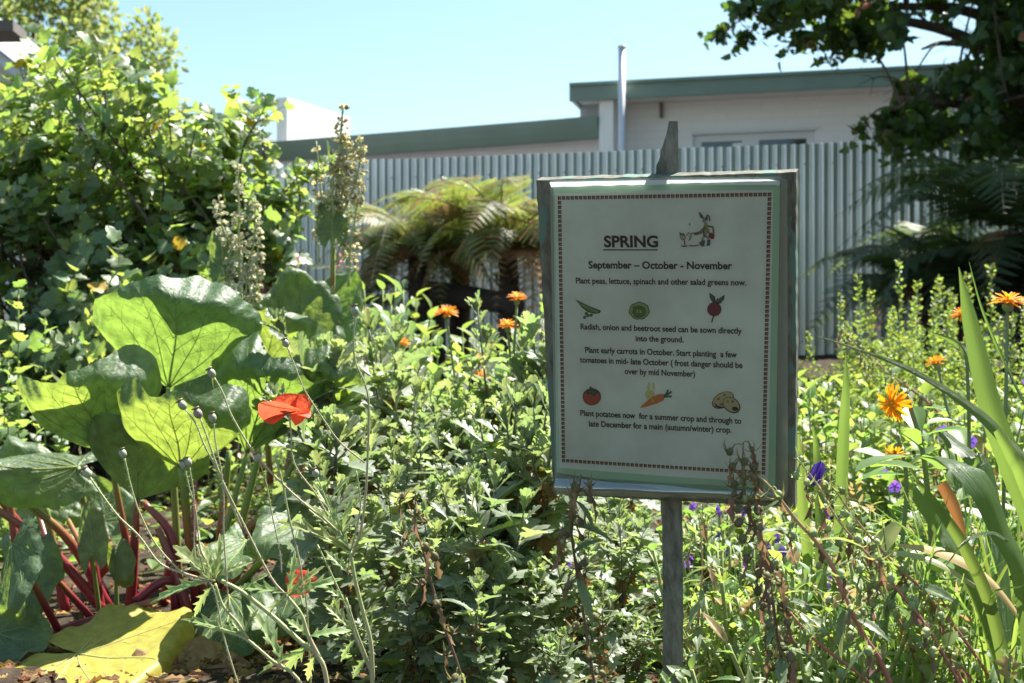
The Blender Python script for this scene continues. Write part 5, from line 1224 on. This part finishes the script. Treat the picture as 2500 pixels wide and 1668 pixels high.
M_curl = leafmat("currant_leaf", (.15, .21, .115), (.44, .60, .10), .45, .45, .65, .5, .06, odd=(.50, .34, .04), odd_from=.985)
M_bark = plain("brown_bark", (.12, .09, .065), .85, .4, 60, bump=.5)
def currant():
    r = np.random.default_rng(21)
    O = np.array([-1.15, 3.9, 0]); root = empty("currant_bush", O); tag(root, "big lobed leaf currant bush filling the left side behind the rhubarb", "bush")
    poly = [(-250, 120), (-60, 190), (40, 170), (110, 120), (200, 125), (300, 150), (345, 260), (400, 250), (455, 262), (500, 290), (520, 265), (600, 250), (660, 245), (665, 310), (630, 370), (600, 430), (680, 440), (690, 520), (640, 600), (590, 660), (560, 740), (480, 760), (300, 930), (180, 960), (-250, 980)]
    br = MB(); lf = MB(); tw = MB()
    tips = [(320, 150), (290, 190), (90, 150), (60, 210), (180, 200), (200, 150), (340, 220), (560, 290), (590, 280), (480, 300), (635, 290), (330, 165), (180, 128), (650, 255), (610, 262), (450, 268), (515, 275), (755, 400), (715, 395), (690, 455), (240, 135), (300, 250), (130, 140), (660, 545), (640, 600), (740, 610), (345, 285), (410, 262)]
    for k in range(190):
        if k < len(tips): px, py = tips[k]; d = r.uniform(3.45, 3.7)
        else: px, py = sample_poly(poly, r, lambda p: .6 if p[1] > 480 else 1.0); d = 4.15 - 1.1 * float(np.clip((py - 130) / 800, 0, 1)) + r.uniform(-.15, .25)
        if (px > 620 and k >= len(tips)): d = 3.6
        T = at(px, py, d) - O; b = np.array([r.normal(0, .22) + T[0] * .25, r.normal(0, .18), 0])
        P = np.array([b, b * .6 + T * .4 + np.array([r.normal(0, .08), r.normal(0, .08), .12]), b * .2 + T * .8 + np.array([r.normal(0, .04), 0, .05]), T])
        tube(br, P, [.009, .006, .0035, .0015], 6, samples=18, cap=False)
        leafy_branch(lf, tw, P, r, .046, T_CURR, 18, .40, 4 if k >= len(tips) else 3, .15)
    br.build("branches", M_bark, root); tw.build("twigs", M_bark, root); lf.build("foliage", M_curl, root)
currant()

M_lft = leafmat("light_tree_leaf", (.15, .19, .08), (.42, .50, .12), .42, .5, .35, .5, .06)
def back_tree():
    r = np.random.default_rng(22); Y = 14.0
    O = np.array([at(-40, 0, Y)[0], Y, .3]); root = empty("round_tree", O); tag(root, "pale green round crowned tree beyond the house, upper left", "tree")
    c = at(25, 235, Y) - O; t = MB(); tube(t, np.array([[0, 0, -.4], [.05, 0, 1.0], c * np.array([1, 1, .9])]), [.2, .15, .07], 10, samples=14); 
    lf = MB()
    cl = []
    for k in range(270):
        v = nrm(r.normal(0, 1, 3)); v[1] *= .8; rad = r.uniform(.5, 1.0) ** .5
        p = c + v * rad * np.array([1.85, 1.5, 1.50]) * (1 + .08 * math.sin(v[0] * 9) + .06 * math.sin(v[2] * 11)); cl.append(p)
        if k % 4 == 0: tube(t, np.array([[.05, 0, 1.0], c * .5 + p * .3, p]), [.05, .02, .008], 5, samples=8, cap=False)
    for p in cl:
        n = 60; q = nrm(r.normal(0, 1, (n, 3))); P = p + q * (r.uniform(.1, 1, n) ** .5 * r.uniform(.16, .30))[:, None] * np.array([.8, .8, 1.25])
        D = nrm(q + r.normal(0, .4, (n, 3)) + np.array([0, 0, .3])); X, Dn, Z = axes(D, r.normal(0, .5, (n, 3)) + np.array([0, 0, 1])); lf.inst(T_OVATE, P, X, Dn, Z, r.uniform(.06, .11, n), r.uniform(0, .94, n))
    t.build("trunk", M_bark, root); lf.build("crown", M_lft, root)
back_tree()

M_rtl = leafmat("maple_leaf", (.045, .085, .03), (.22, .36, .04), .36, .42, .45, .5, .05, odd=(.45, .22, .14), odd_from=.992)
def right_tree():
    r = np.random.default_rng(23); Y = 8.0
    O = np.array([at(2640, 0, Y)[0], Y + .3, float(gz(3, Y))]); root = empty("broadleaf_tree", O); tag(root, "dark broadleaf tree hanging over the fence, upper right", "tree")
    t = MB(); lf = MB(); tw = MB()
    tube(t, np.array([[0, 0, -.1], [-.05, 0, 1.2], [-.12, -.05, 2.4], [0, 0, 4.6]]), [.16, .13, .11, .03], 10, samples=24)
    poly = [(1850, -350), (1900, -20), (1990, 90), (2110, 100), (2150, 150), (2240, 230), (2120, 160), (2150, 225), (2200, 260), (2180, 320), (2120, 330), (2150, 350), (2300, 350), (2370, 400), (2420, 370), (2560, 360), (2900, 300), (3000, -500), (2300, -700)]
    holes = [(2285, 105, 36), (2240, 60, 22), (2355, 60, 26), (2185, 160, 34), (2370, 30, 20), (2250, 150, 30), (2215, 10, 20), (2120, 215, 60), (2085, 170, 28), (2330, 130, 22), (2060, 230, 60)]
    tips = [(1756, 92), (1810, 108), (1870, 45), (1830, 10), (1900, 75), (1960, 110), (1800, 35), (2130, 195), (2095, 325), (2190, 300), (2370, 385), (2440, 350), (2250, 340), (2050, 110), (2010, 85), (2260, 345), (2180, 215), (1930, 60), (1980, 30), (2040, 60), (2090, 40), (2120, 80), (2000, 5), (2150, 60), (2060, 100), (2210, 240), (2150, 300), (2240, 280), (2200, 330), (2290, 250), (2330, 200), (2120, 20), (1890, 20), (2500, 360), (2160, 345)]
    limbs = []
    for (lx, ly, ld), h in (((1880, 40, 7.6), 2.0), ((2050, 40, 8.0), 2.2), ((2150, -80, 8.6), 2.4), ((2180, 270, 7.4), 1.5), ((2320, 310, 7.6), 1.3), ((2450, 250, 7.2), 1.4), ((2330, -250, 8.0), 2.6), ((2550, -400, 7.6), 2.8), ((2800, -300, 8.6), 2.6), ((2750, 100, 8.6), 1.8), ((2900, -700, 8.4), 3.0), ((2450, -800, 9.0), 3.2), ((2250, 120, 8.9), 1.9)):
        T = at(lx, ly, ld) - O; b = np.array([-.09, 0, h]); P = np.array([b, b * .6 + T * .4 + np.array([0, 0, .16]), b * .2 + T * .8 + np.array([0, 0, .1]), T])
        tube(t, P, [.05, .035, .02, .009], 7, samples=18, cap=False); limbs.append(spline(P, 40))
    far = [(2350, -260), (3350, -200), (3400, -1050), (2350, -1050)]  # extra unseen crown, added to shade the ferns below
    for k in range(440):
        if k >= 300: px, py = sample_poly(far, r); d = r.uniform(7.2, 10)
        elif k < len(tips): px, py = tips[k]; d = r.uniform(7.3, 7.8)
        else:
            for _ in range(40):
                px, py = sample_poly(poly, r, lambda p: 1.0 if p[1] > -60 else .6)
                if not any((px - a) ** 2 + (py - b) ** 2 < (c_ * 1.5) ** 2 for a, b, c_ in holes): break
            d = r.uniform(7.0, 9.0)
        T = at(px, py, d) - O; l = limbs[int(np.argmin([np.linalg.norm(q[26:] - T, axis=1).min() + r.uniform(0, .35) for q in limbs]))]
        b = l[min(39, max(8, int(np.argmin(np.linalg.norm(l - T, axis=1))) - int(r.uniform(2, 9))))]
        P = np.array([b, b * .6 + T * .4 + np.array([0, r.normal(0, .06), .07]), b * .2 + T * .8 + np.array([0, 0, .05]), T])
        tube(t, P, [.011, .008, .005, .002], 5, samples=12, cap=False)
        leafy_branch(lf, tw, P, r, .078 if k >= len(tips) else .066, T_TREE if k % 3 else T_CURR, 30 if k >= len(tips) else 22, .45 if k >= len(tips) else .62, 7 if k >= len(tips) else 3, .24 if k >= len(tips) else .16, .003, .12)
    # leave the gaps of the crown open where the sky shows through
    for k in range(len(lf.v)):
        W = lf.v[k] + O; px = 1250 + W[:, 0] / W[:, 1] * F; py = 834 - (W[:, 2] - EYE) / W[:, 1] * F
        gap = np.zeros(len(W), bool)
        for a, b_, c_ in holes: gap |= (px - a) ** 2 + (py - b_) ** 2 < c_ ** 2
        q, m_ = lf.q[k]; off = sum(len(v) for v in lf.v[:k]); lf.q[k] = (q[~gap[q - off].any(1)], m_)
    lf.q = [x for x in lf.q if len(x[0])]
    t.build("trunk", M_bark, root); tw.build("twigs", M_bark, root); lf.build("crown", M_rtl, root)
right_tree()

# ---------------------------------------------------------------- tree ferns
def fern_pinna():
    V = []; UV = []; Fq = []
    n = 13
    for i in range(n):
        t = i / n; w = .17 * (1 - t) ** .7 * min(1, .5 + t * 6) + .01
        for s in (-1, 1):
            b = len(V)
            V += [(0, t, 0), (s * w * .5, t + .01, .02), (s * w, t + .05, -.01), (s * w * .55, t + .062, .015), (0, t + .055, 0)]
            UV += [(0, t), (s * .5, t), (s, t), (s * .5, t), (0, t)]
            Fq.append([b, b + 1, b + 3, b + 4]); Fq.append([b + 1, b + 2, b + 3, b + 3])
    q = np.array([f for f in Fq if f[2] != f[3]]); tr_ = np.array([f[:3] for f in Fq if f[2] == f[3]])
    return np.array(V), [q, tr_], np.array(UV)
T_PINNA = fern_pinna()
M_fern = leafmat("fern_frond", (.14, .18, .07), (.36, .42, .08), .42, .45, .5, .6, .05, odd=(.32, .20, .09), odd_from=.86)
M_fernd = leafmat("dark_fern_frond", (.05, .085, .04), (.20, .30, .05), .38, .45, .4, .4, .04)  # frond colour darkened for the shade under the overhanging tree
M_fernb = leafmat("brown_frond", (.30, .17, .10), (.45, .22, .10), .4, .6, .3, .5, .05)
M_ftr = plain("fern_trunk_bark", (.055, .04, .03), .95, .5, 40, bump=1.0)
M_rach = plain("frond_rib", (.14, .10, .05), .7)
def make_frond(name, L, rise, drop, m_, seed, pl=.22, parent=None, n=26):
    r = np.random.default_rng(seed); g = MB()
    P = np.array([[0, 0, 0], [L * .3, 0, rise * .75 + .02], [L * .65, 0, rise], [L, 0, rise - drop]])
    tube(g, P, [.008, .006, .003, .001], 5, samples=16, mat=1)
    ts = np.linspace(.10, .985, n); p, t, x, y = sample_along(P, ts); side = np.array([0, 1.0, 0]); up = nrm(np.cross(t, side))
    up = np.where(up[:, 2:3] < 0, -up, up)
    prof = pl * np.clip(np.minimum(1.0, .35 + ts * 2.2), 0, 1) * (1 - ts ** 2.6) + .012
    for s in (-1, 1):
        D = nrm(side * s + t * .45 - up * .22 + r.normal(0, .06, (n, 3))); X, Dn, Z = axes(D, up + r.normal(0, .08, (n, 3)))
        g.inst(T_PINNA, p, X, Dn, Z, np.stack([prof * 1.0, prof, prof], -1), r.uniform(0, 1, n), 0)
    return g.build(name, [m_, M_rach], parent)
def tree_fern(c_px, Y, foot_h, label, m_, nf, L, seed, brown=5, trunk_r=.09, spread=(0, 6.283)):
    r = np.random.default_rng(seed)
    c_ = at(*c_px, Y); z0 = float(gz(c_[0], Y)); O = np.array([c_[0], Y, z0 - .02]); root = empty("tree_fern", O); tag(root, label, "tree fern")
    h = c_[2] - O[2]
    g = MB(); tube(g, np.array([[0, 0, 0], [.01, 0, h * .5], [0, 0, h]]), [trunk_r * 1.25, trunk_r, trunk_r * .8], 12, samples=20)
    for k in range(60):
        a = r.uniform(0, 6.28); z = r.uniform(.15, 1) * h; tube(g, np.array([[math.cos(a) * trunk_r * .9, math.sin(a) * trunk_r * .9, z], [math.cos(a) * trunk_r * 1.5, math.sin(a) * trunk_r * 1.5, z + r.uniform(-.02, .06)]]), [.008, .003], 4, samples=3)
    g.build("trunk", M_ftr, root)
    protos = [(L, .20 * L, .26 * L), (L, .10 * L, .36 * L), (L * .85, .32 * L, .16 * L), (L * .95, -.02 * L, .42 * L)]
    pro = []
    for k in range(nf):
        if k < 4: o = make_frond("frond", *protos[k], m_, seed * 7 + k, L * .24, root); pro.append(o)
        else: o = pro[k % 4].copy(); C.objects.link(o); o.parent = root
        o.location = (0, 0, h - .02); o.rotation_euler = (r.normal(0, .3), r.normal(0, .16), spread[0] + (spread[1] - spread[0]) * (k + r.uniform(-.3, .3)) / nf); s = r.uniform(.8, 1.12); o.scale = (s, s, s)
    br_ = None
    for k in range(brown):
        if br_ is None: o = br_ = make_frond("brown_frond", L * .9, .02, L * .5, M_fernb, seed + 90, L * .18, root)
        else: o = br_.copy(); C.objects.link(o); o.parent = root
        o.location = (0, 0, h - .06); o.rotation_euler = (r.normal(0, .2), r.uniform(.0, .3), k * 6.283 / brown + r.uniform(-.4, .4)); s = r.uniform(.7, 1.05); o.scale = (s, s, s)
tree_fern((1020, 600), 8.2, 0, "smaller tree fern with a stout dark trunk, further from the sign", M_fern, 28, .72, 3, 12, .08)
tree_fern((1240, 580), 7.9, 0, "fuller sunlit tree fern close behind the sign's left edge", M_fern, 34, .92, 4, 13, .07)
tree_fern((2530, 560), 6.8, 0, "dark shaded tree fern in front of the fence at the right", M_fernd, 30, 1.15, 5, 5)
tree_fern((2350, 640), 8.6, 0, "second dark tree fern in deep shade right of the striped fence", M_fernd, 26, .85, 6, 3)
tree_fern((2270, 690), 7.4, 0, "low dark fern added as dark shade across the foot of the striped fence", M_fernd, 30, .85, 12, 3, .06)  # this fern and the next are added to fill in dark shade
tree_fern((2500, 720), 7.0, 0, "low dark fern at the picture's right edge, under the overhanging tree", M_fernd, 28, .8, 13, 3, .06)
tree_fern((870, 720), 8.4, 0, "low young fern with arching fronds left of the fern trunks", M_fernd, 12, .5, 8, 2, .05)
tree_fern((1120, 540), 8.7, 0, "tree fern set back against the fence between two others", M_fern, 24, .75, 9, 10, .07)
def log():
    a = at(1050, 710, 8.6); b = at(1260, 745, 7.8); O = np.array([(a[0] + b[0]) / 2, (a[1] + b[1]) / 2, min(a[2], b[2]) - .06])
    root_ = MB(); A = np.array([a, (a + b) / 2, b]) - O; tube(root_, A, [.07, .075, .07], 12, samples=12)
    o = root_.build("fallen_log", M_log); o.location = O; tag(o, "dark fallen log lying between the fern trunks by the fence", "log")
    for k, f in enumerate((.1, .9)):
        g = MB(); q = A[0] * (1 - f) + A[2] * f; tube(g, np.array([q - (0, 0, .06), np.array([q[0], q[1], float(gz(*(q + O)[:2])) - O[2] - .05])]), [.05, .06], 8, samples=3); g.build("log_rest", M_log, o)
log()

# ---------------------------------------------------------------- weeds, beans, grass and other small plants
M_weed = leafmat("spiky_weed_leaf", (.17, .24, .07), (.42, .54, .08), .42, .5, .35, .5, .06)
M_weedst = plain("weed_stem", (.24, .30, .10), .6)
T_BUD = (np.array([(0, 0, 0), (.35, .5, .1), (0, 1, 0), (-.35, .5, .1)]), [np.array([(0, 1, 2, 3)])], np.array([(0, 0), (1, .5), (0, 1), (-1, .5)]))
def make_spiky(seed, h=.75):
    r = np.random.default_rng(seed); root = empty("seeding_weed"); tag(root, None, "weed", "tall yellow green seeding weeds by the fence")
    st = MB(); lf = MB(); sd = MB()
    for k in range(7):
        a = r.uniform(0, 6.28); H = h * (1 if k == 0 else r.uniform(.6, .95)); tip = np.array([math.cos(a) * .16 * (k > 0), math.sin(a) * .16 * (k > 0), H]); P = np.array([[0, 0, 0], tip * np.array([.7, .7, .45]), tip])
        tube(st, P, [.003, .0022, .001], 5, samples=10)
        n = 26; foliage_on(lf, T_OVATE, P, r.uniform(.1, .72, n), r.uniform(0, 6.28, n), r.uniform(.6, 1.3, n), r.uniform(.025, .05, n), r.uniform(0, 1, n))
        n = 150; ts = r.uniform(.5, 1, n); p, t, x, y = sample_along(P, ts); ra = radial(t, x, y, r.uniform(0, 6.28, n)); w = .014 * (1.15 - ts) * 2 + .002
        D = nrm(ra + t * .6); X, Dn, Z = axes(D, r.normal(0, 1, (n, 3))); sd.inst(T_BUD, p + ra * (w * r.uniform(0, 1, n))[:, None], X, Dn, Z, r.uniform(.010, .018, n), r.uniform(0, 1, n))
    return remember(root, st.build("stem", M_weedst, root), lf.build("foliage", M_weed, root), sd.build("seed_heads", M_weed, root))
sw = [make_spiky(s) for s in (1, 2, 3)]
for k, (px, py, Y) in enumerate([(2196, 628, 3.6), (2126, 699, 3.7), (2053, 711, 3.8), (2240, 678, 3.5), (2290, 665, 3.7), (2277, 720, 3.4), (2364, 660, 3.9), (2420, 637, 3.8), (2100, 770, 3.4), (2180, 760, 3.3), (2330, 780, 3.2), (2440, 760, 3.5), (2250, 800, 3.1), (2500, 720, 3.7), (2150, 830, 3.0), (2400, 850, 3.0)]):
    top_to(px, py, Y, .75, k, sw, "tall yellow green weed with seed spikes in the stand before the shaded ferns")
M_bean = leafmat("bean_leaf", (.12, .19, .11), (.32, .46, .12), .36, .45, .45, .4, .04, vein=(.24, .32, .2))
def make_herb(name, cat, group, seed, h, ns, tpl, size, m_, per=16, spread=.08, al=(.7, 1.5), cup=0.0, start=.05):
    r = np.random.default_rng(seed); root = empty(name); tag(root, None, cat, group); st = MB(); lf = MB()
    for k in range(ns):
        a = r.uniform(0, 6.28); H = h * (1 if k == 0 else r.uniform(.6, 1)); q = spread * r.uniform(.4, 1.2) * (k > 0); tip = np.array([math.cos(a) * q, math.sin(a) * q, H]); P = np.array([[0, 0, 0], tip * np.array([.7, .7, .5]), tip])
        tube(st, P, [.0028, .0018], 5, samples=8)
        ts = np.linspace(start, 1, per); foliage_on(lf, tpl, P, ts, np.arange(per) * G + r.uniform(0, 6), r.uniform(*al, per) * (1.1 - .5 * ts), size * r.uniform(.6, 1.2, per) * (1.1 - .35 * ts), r.uniform(0, .999, per), cup)
    return remember(root, st.build("stem", M_weedst, root), lf.build("foliage", m_, root))
beans = [make_herb("broad_bean", "plant", "broad beans behind the rhubarb", s, .55, 3, T_OBOV, .075, M_bean, 20, .07, (.5, 1.1)) for s in (5, 6)]
for k, (px, py, Y) in enumerate([(860, 790, 2.9), (910, 770, 2.9), (960, 780, 2.8), (1000, 800, 2.9), (880, 850, 2.7), (930, 840, 2.7), (820, 830, 3.0), (985, 700, 3.6), (955, 735, 3.4)]):
    top_to(px, py, Y, .55, k, beans, "grey green broad bean with oval leaves between rhubarb and chrysanthemums")
M_yg = leafmat("sunny_herb_leaf", (.16, .24, .08), (.40, .56, .09), .45, .45, .5, .6, .06, odd=(.45, .34, .14), odd_from=.9)
herbs = [make_herb("leafy_herb", "plant", "bright leafy herbs in the far beds", s, .40, 5, T_OVATE, .055, M_yg, 16, .12) for s in (7, 8, 9)]
rr = np.random.default_rng(77)
spots = [(rr.uniform(1000, 1330), rr.uniform(800, 990), rr.uniform(2.7, 3.6)) for _ in range(22)] + [(rr.uniform(1940, 2240), rr.uniform(900, 1060), rr.uniform(2.2, 3.4)) for _ in range(22)] + [(rr.uniform(2150, 2520), rr.uniform(900, 1080), rr.uniform(2.2, 3.0)) for _ in range(16)] + [(rr.uniform(540, 860), rr.uniform(960, 1150), rr.uniform(2.7, 3.4)) for _ in range(14)] + [(935, 700, 3.8), (965, 690, 3.9), (905, 735, 3.6), (1330, 760, 3.6), (1290, 790, 3.4)]
for k, (px, py, Y) in enumerate(spots):
    top_to(px, py, Y, .40, k, herbs, "bright yellow green leafy herb in the sunny bed behind the sign")
low = [make_herb("low_weed", "weed", "low weeds round the sign's foot", s, .17, 7, t_, z_, M_yg if s % 2 else M_viol, 14, .13, (.7, 1.5)) for s, t_, z_ in ((31, T_OVATE, .024), (32, T_CHRYS, .032), (33, T_LANCE, .04), (34, T_OVATE, .020))]
spots = [(rr.uniform(1680, 2520), rr.uniform(1230, 1560), 0) for _ in range(130)] + [(rr.uniform(1950, 2520), rr.uniform(1080, 1240), 0) for _ in range(26)]
for k, (px, py, _) in enumerate(spots):
    Y = (EYE - .15) * F / (py - 834); Y = min(max(Y, 1.15), 3.6)
    if 1590 < px < 1740: continue
    put(low, k, (px - 1250) / F * Y, Y, random.uniform(0, 6.28), random.uniform(.7, 1.25), "low sunlit weed in the tangled ground growth right of the sign's stake")
M_grs = leafmat("grass_blade", (.12, .20, .06), (.34, .50, .08), .4, .4, .45, .5, .05)
def grass_tuft(seed):
    r = np.random.default_rng(seed); root = empty("grass_tuft"); tag(root, None, "grass", "grass tufts at the lower right"); g = MB()
    for k in range(26):
        a = r.uniform(0, 6.28); L = r.uniform(.16, .36); l = r.uniform(.1, .6); d = np.array([math.cos(a), math.sin(a), 0]); b = d * r.uniform(0, .03)
        ribbon(g, [b, b + d * L * l * .4 + np.array([0, 0, L * .6]), b + d * L * l + np.array([0, 0, L * (1 - l * .6)])], (.004, .0045, .003, .0006), (d[1], -d[0], .4) if r.uniform() < .3 else d + np.array([0, 0, .5]), rnd=r.uniform(0, 1), samples=10)
    return remember(root, g.build("blades", M_grs, root))
gt = [grass_tuft(s) for s in (1, 2, 3)]
for k, (px, py) in enumerate([(2350, 1500), (2420, 1560), (2480, 1480), (2300, 1620), (2440, 1640), (2380, 1420), (2500, 1400), (2250, 1560), (2490, 1600), (2330, 1400), (2460, 1330), (2200, 1640)]):
    Y = min(max((EYE - .12) * F / (py - 834), 1.15), 2.4); put(gt, k, (px - 1250) / F * Y, Y, k * 1.3, 1.0, "grass tuft with thin arching blades in the lower right corner")
# pink flowers behind the rhubarb
M_pink = leafmat("pink_petal", (.60, .16, .28), (.75, .25, .38), .4, .5, .3, .4, .04)
def make_pink(seed):
    r = np.random.default_rng(seed); root = empty("pink_flower"); tag(root, None, "flower", "pink flower spikes behind the rhubarb"); st = MB(); fl = MB()
    for k in range(4):
        a = r.uniform(0, 6.28); tip = np.array([math.cos(a) * .07, math.sin(a) * .07, r.uniform(.4, .55)]); P = np.array([[0, 0, 0], tip * .6, tip]); tube(st, P, [.0022, .001], 5, samples=8)
        n = 24; ts = r.uniform(.72, 1, n); foliage_on(fl, T_OVATE, P, ts, r.uniform(0, 6.28, n), r.uniform(.6, 1.3, n), r.uniform(.009, .015, n), r.uniform(0, 1, n))
    return remember(root, st.build("stem", M_weedst, root), fl.build("petals", M_pink, root))
pk = [make_pink(1), make_pink(2)]
for k, (px, py, Y) in enumerate([(805, 740, 3.0), (825, 770, 3.0), (790, 800, 2.9), (675, 635, 3.5), (785, 640, 3.5), (840, 820, 2.8)]):
    top_to(px, py, Y, .52, k, pk, "pink flower spikes peeping between the rhubarb leaves and seed stalks")
# nettle-like plants at the left edge
nl = [make_herb("lemon_balm", "plant", "toothed leaf herbs at the left edge", s, .62, 2, T_CURR, .05, M_curl, 24, .06, (.8, 1.4)) for s in (41, 42)]
for k, (px, py, Y) in enumerate([(45, 690, 2.7), (110, 760, 2.8), (-20, 740, 2.6), (20, 860, 2.5), (90, 950, 2.6)]):
    top_to(px, py, Y, .62, k, nl, "upright herb with paired toothed leaves at the picture's left edge")
# thin cover of seedlings and litter over the soil
def cover():
    r = np.random.default_rng(9); g = MB(); n = 15000
    x = r.uniform(-2.6, 3.6, n); y = r.uniform(1.2, 6.5, n)
    bare = (np.hypot(x + .58, (y - 1.95)) < .42) | ((x < -.2) & (y < 1.75)) | (np.hypot(x - 1.15, y - 4.3) < .35)
    k = ~bare; x, y = x[k], y[k]; n = len(x); z = gz(x, y) + r.uniform(.0, .05, n)
    a = r.uniform(0, 6.28, n); D = np.stack([np.cos(a), np.sin(a), r.uniform(-.1, .8, n)], -1); X, Dn, Z = axes(D, np.tile([0, 0, 1.0], (n, 1)) + r.normal(0, .3, (n, 3)))
    g.inst(T_OVATE, np.stack([x, y, z], -1), X, Dn, Z, r.uniform(.02, .05, n), r.uniform(0, .94, n))
    tag(g.build("ground_cover", M_viol), "low carpet of small green leaves over the soil", "ground cover", kind="stuff")
    g = MB(); n = 5500; x = r.uniform(-1.6, 2.0, n); y = r.uniform(1.3, 3.6, n); a = r.uniform(0, 6.28, n); D = np.stack([np.cos(a), np.sin(a), r.uniform(-.2, .3, n)], -1); X, Dn, Z = axes(D, np.tile([0, 0, 1.0], (n, 1)) + r.normal(0, .6, (n, 3)))
    g.inst(T_SHRED, np.stack([x, y, gz(x, y) + .008], -1), X, Dn, Z, r.uniform(.008, .024, n), r.uniform(0, 1, n))
    n = 1600; x = r.uniform(-.95, .15, n); y = r.uniform(1.45, 2.1, n); a = r.uniform(0, 6.28, n); D = np.stack([np.cos(a), np.sin(a), r.uniform(-.2, .3, n)], -1); X, Dn, Z = axes(D, np.tile([0, 0, 1.0], (n, 1)) + r.normal(0, .6, (n, 3)))
    g.inst(T_SHRED, np.stack([x, y, gz(x, y) + .008], -1), X, Dn, Z, r.uniform(.01, .035, n), r.uniform(0, 1, n))
    tag(g.build("leaf_litter", M_dry), "dry brown leaf litter scattered on the soil", "litter", kind="stuff")
cover()

# ---------------------------------------------------------------- added unseen hedge, gives the fence ribs something dark to reflect
def added_side_hedge():
    r = np.random.default_rng(61); O = np.array([6.6, 5.2, 0]); root = empty("added_hedge", O); tag(root, "tall dark hedge along the garden's side, out of the picture", "hedge")
    g = MB(); box(g, (.4, -5.5, 0), (1.2, 5.0, 3.4)); g.build("added_dark_core", M_dark_green, root, smooth=False)  # solid dark box behind the added hedge's leaves
    lf = MB(); n = 7000; P = np.stack([r.uniform(-.1, .5, n), r.uniform(-5.6, 5.1, n), r.uniform(0, 3.7, n)], -1)
    D = nrm(np.stack([r.uniform(-1, -.1, n), r.normal(0, .6, n), r.normal(-.2, .6, n)], -1)); X, Dn, Z = axes(D, r.normal(0, .5, (n, 3)) + np.array([-.5, 0, 1])); lf.inst(T_TREE, P, X, Dn, Z, r.uniform(.09, .15, n), r.uniform(0, .9, n)); lf.build("foliage", M_rtl, root)
M_dark_green = plain("added_hedge_core", (.02, .035, .015), .8)
added_side_hedge()
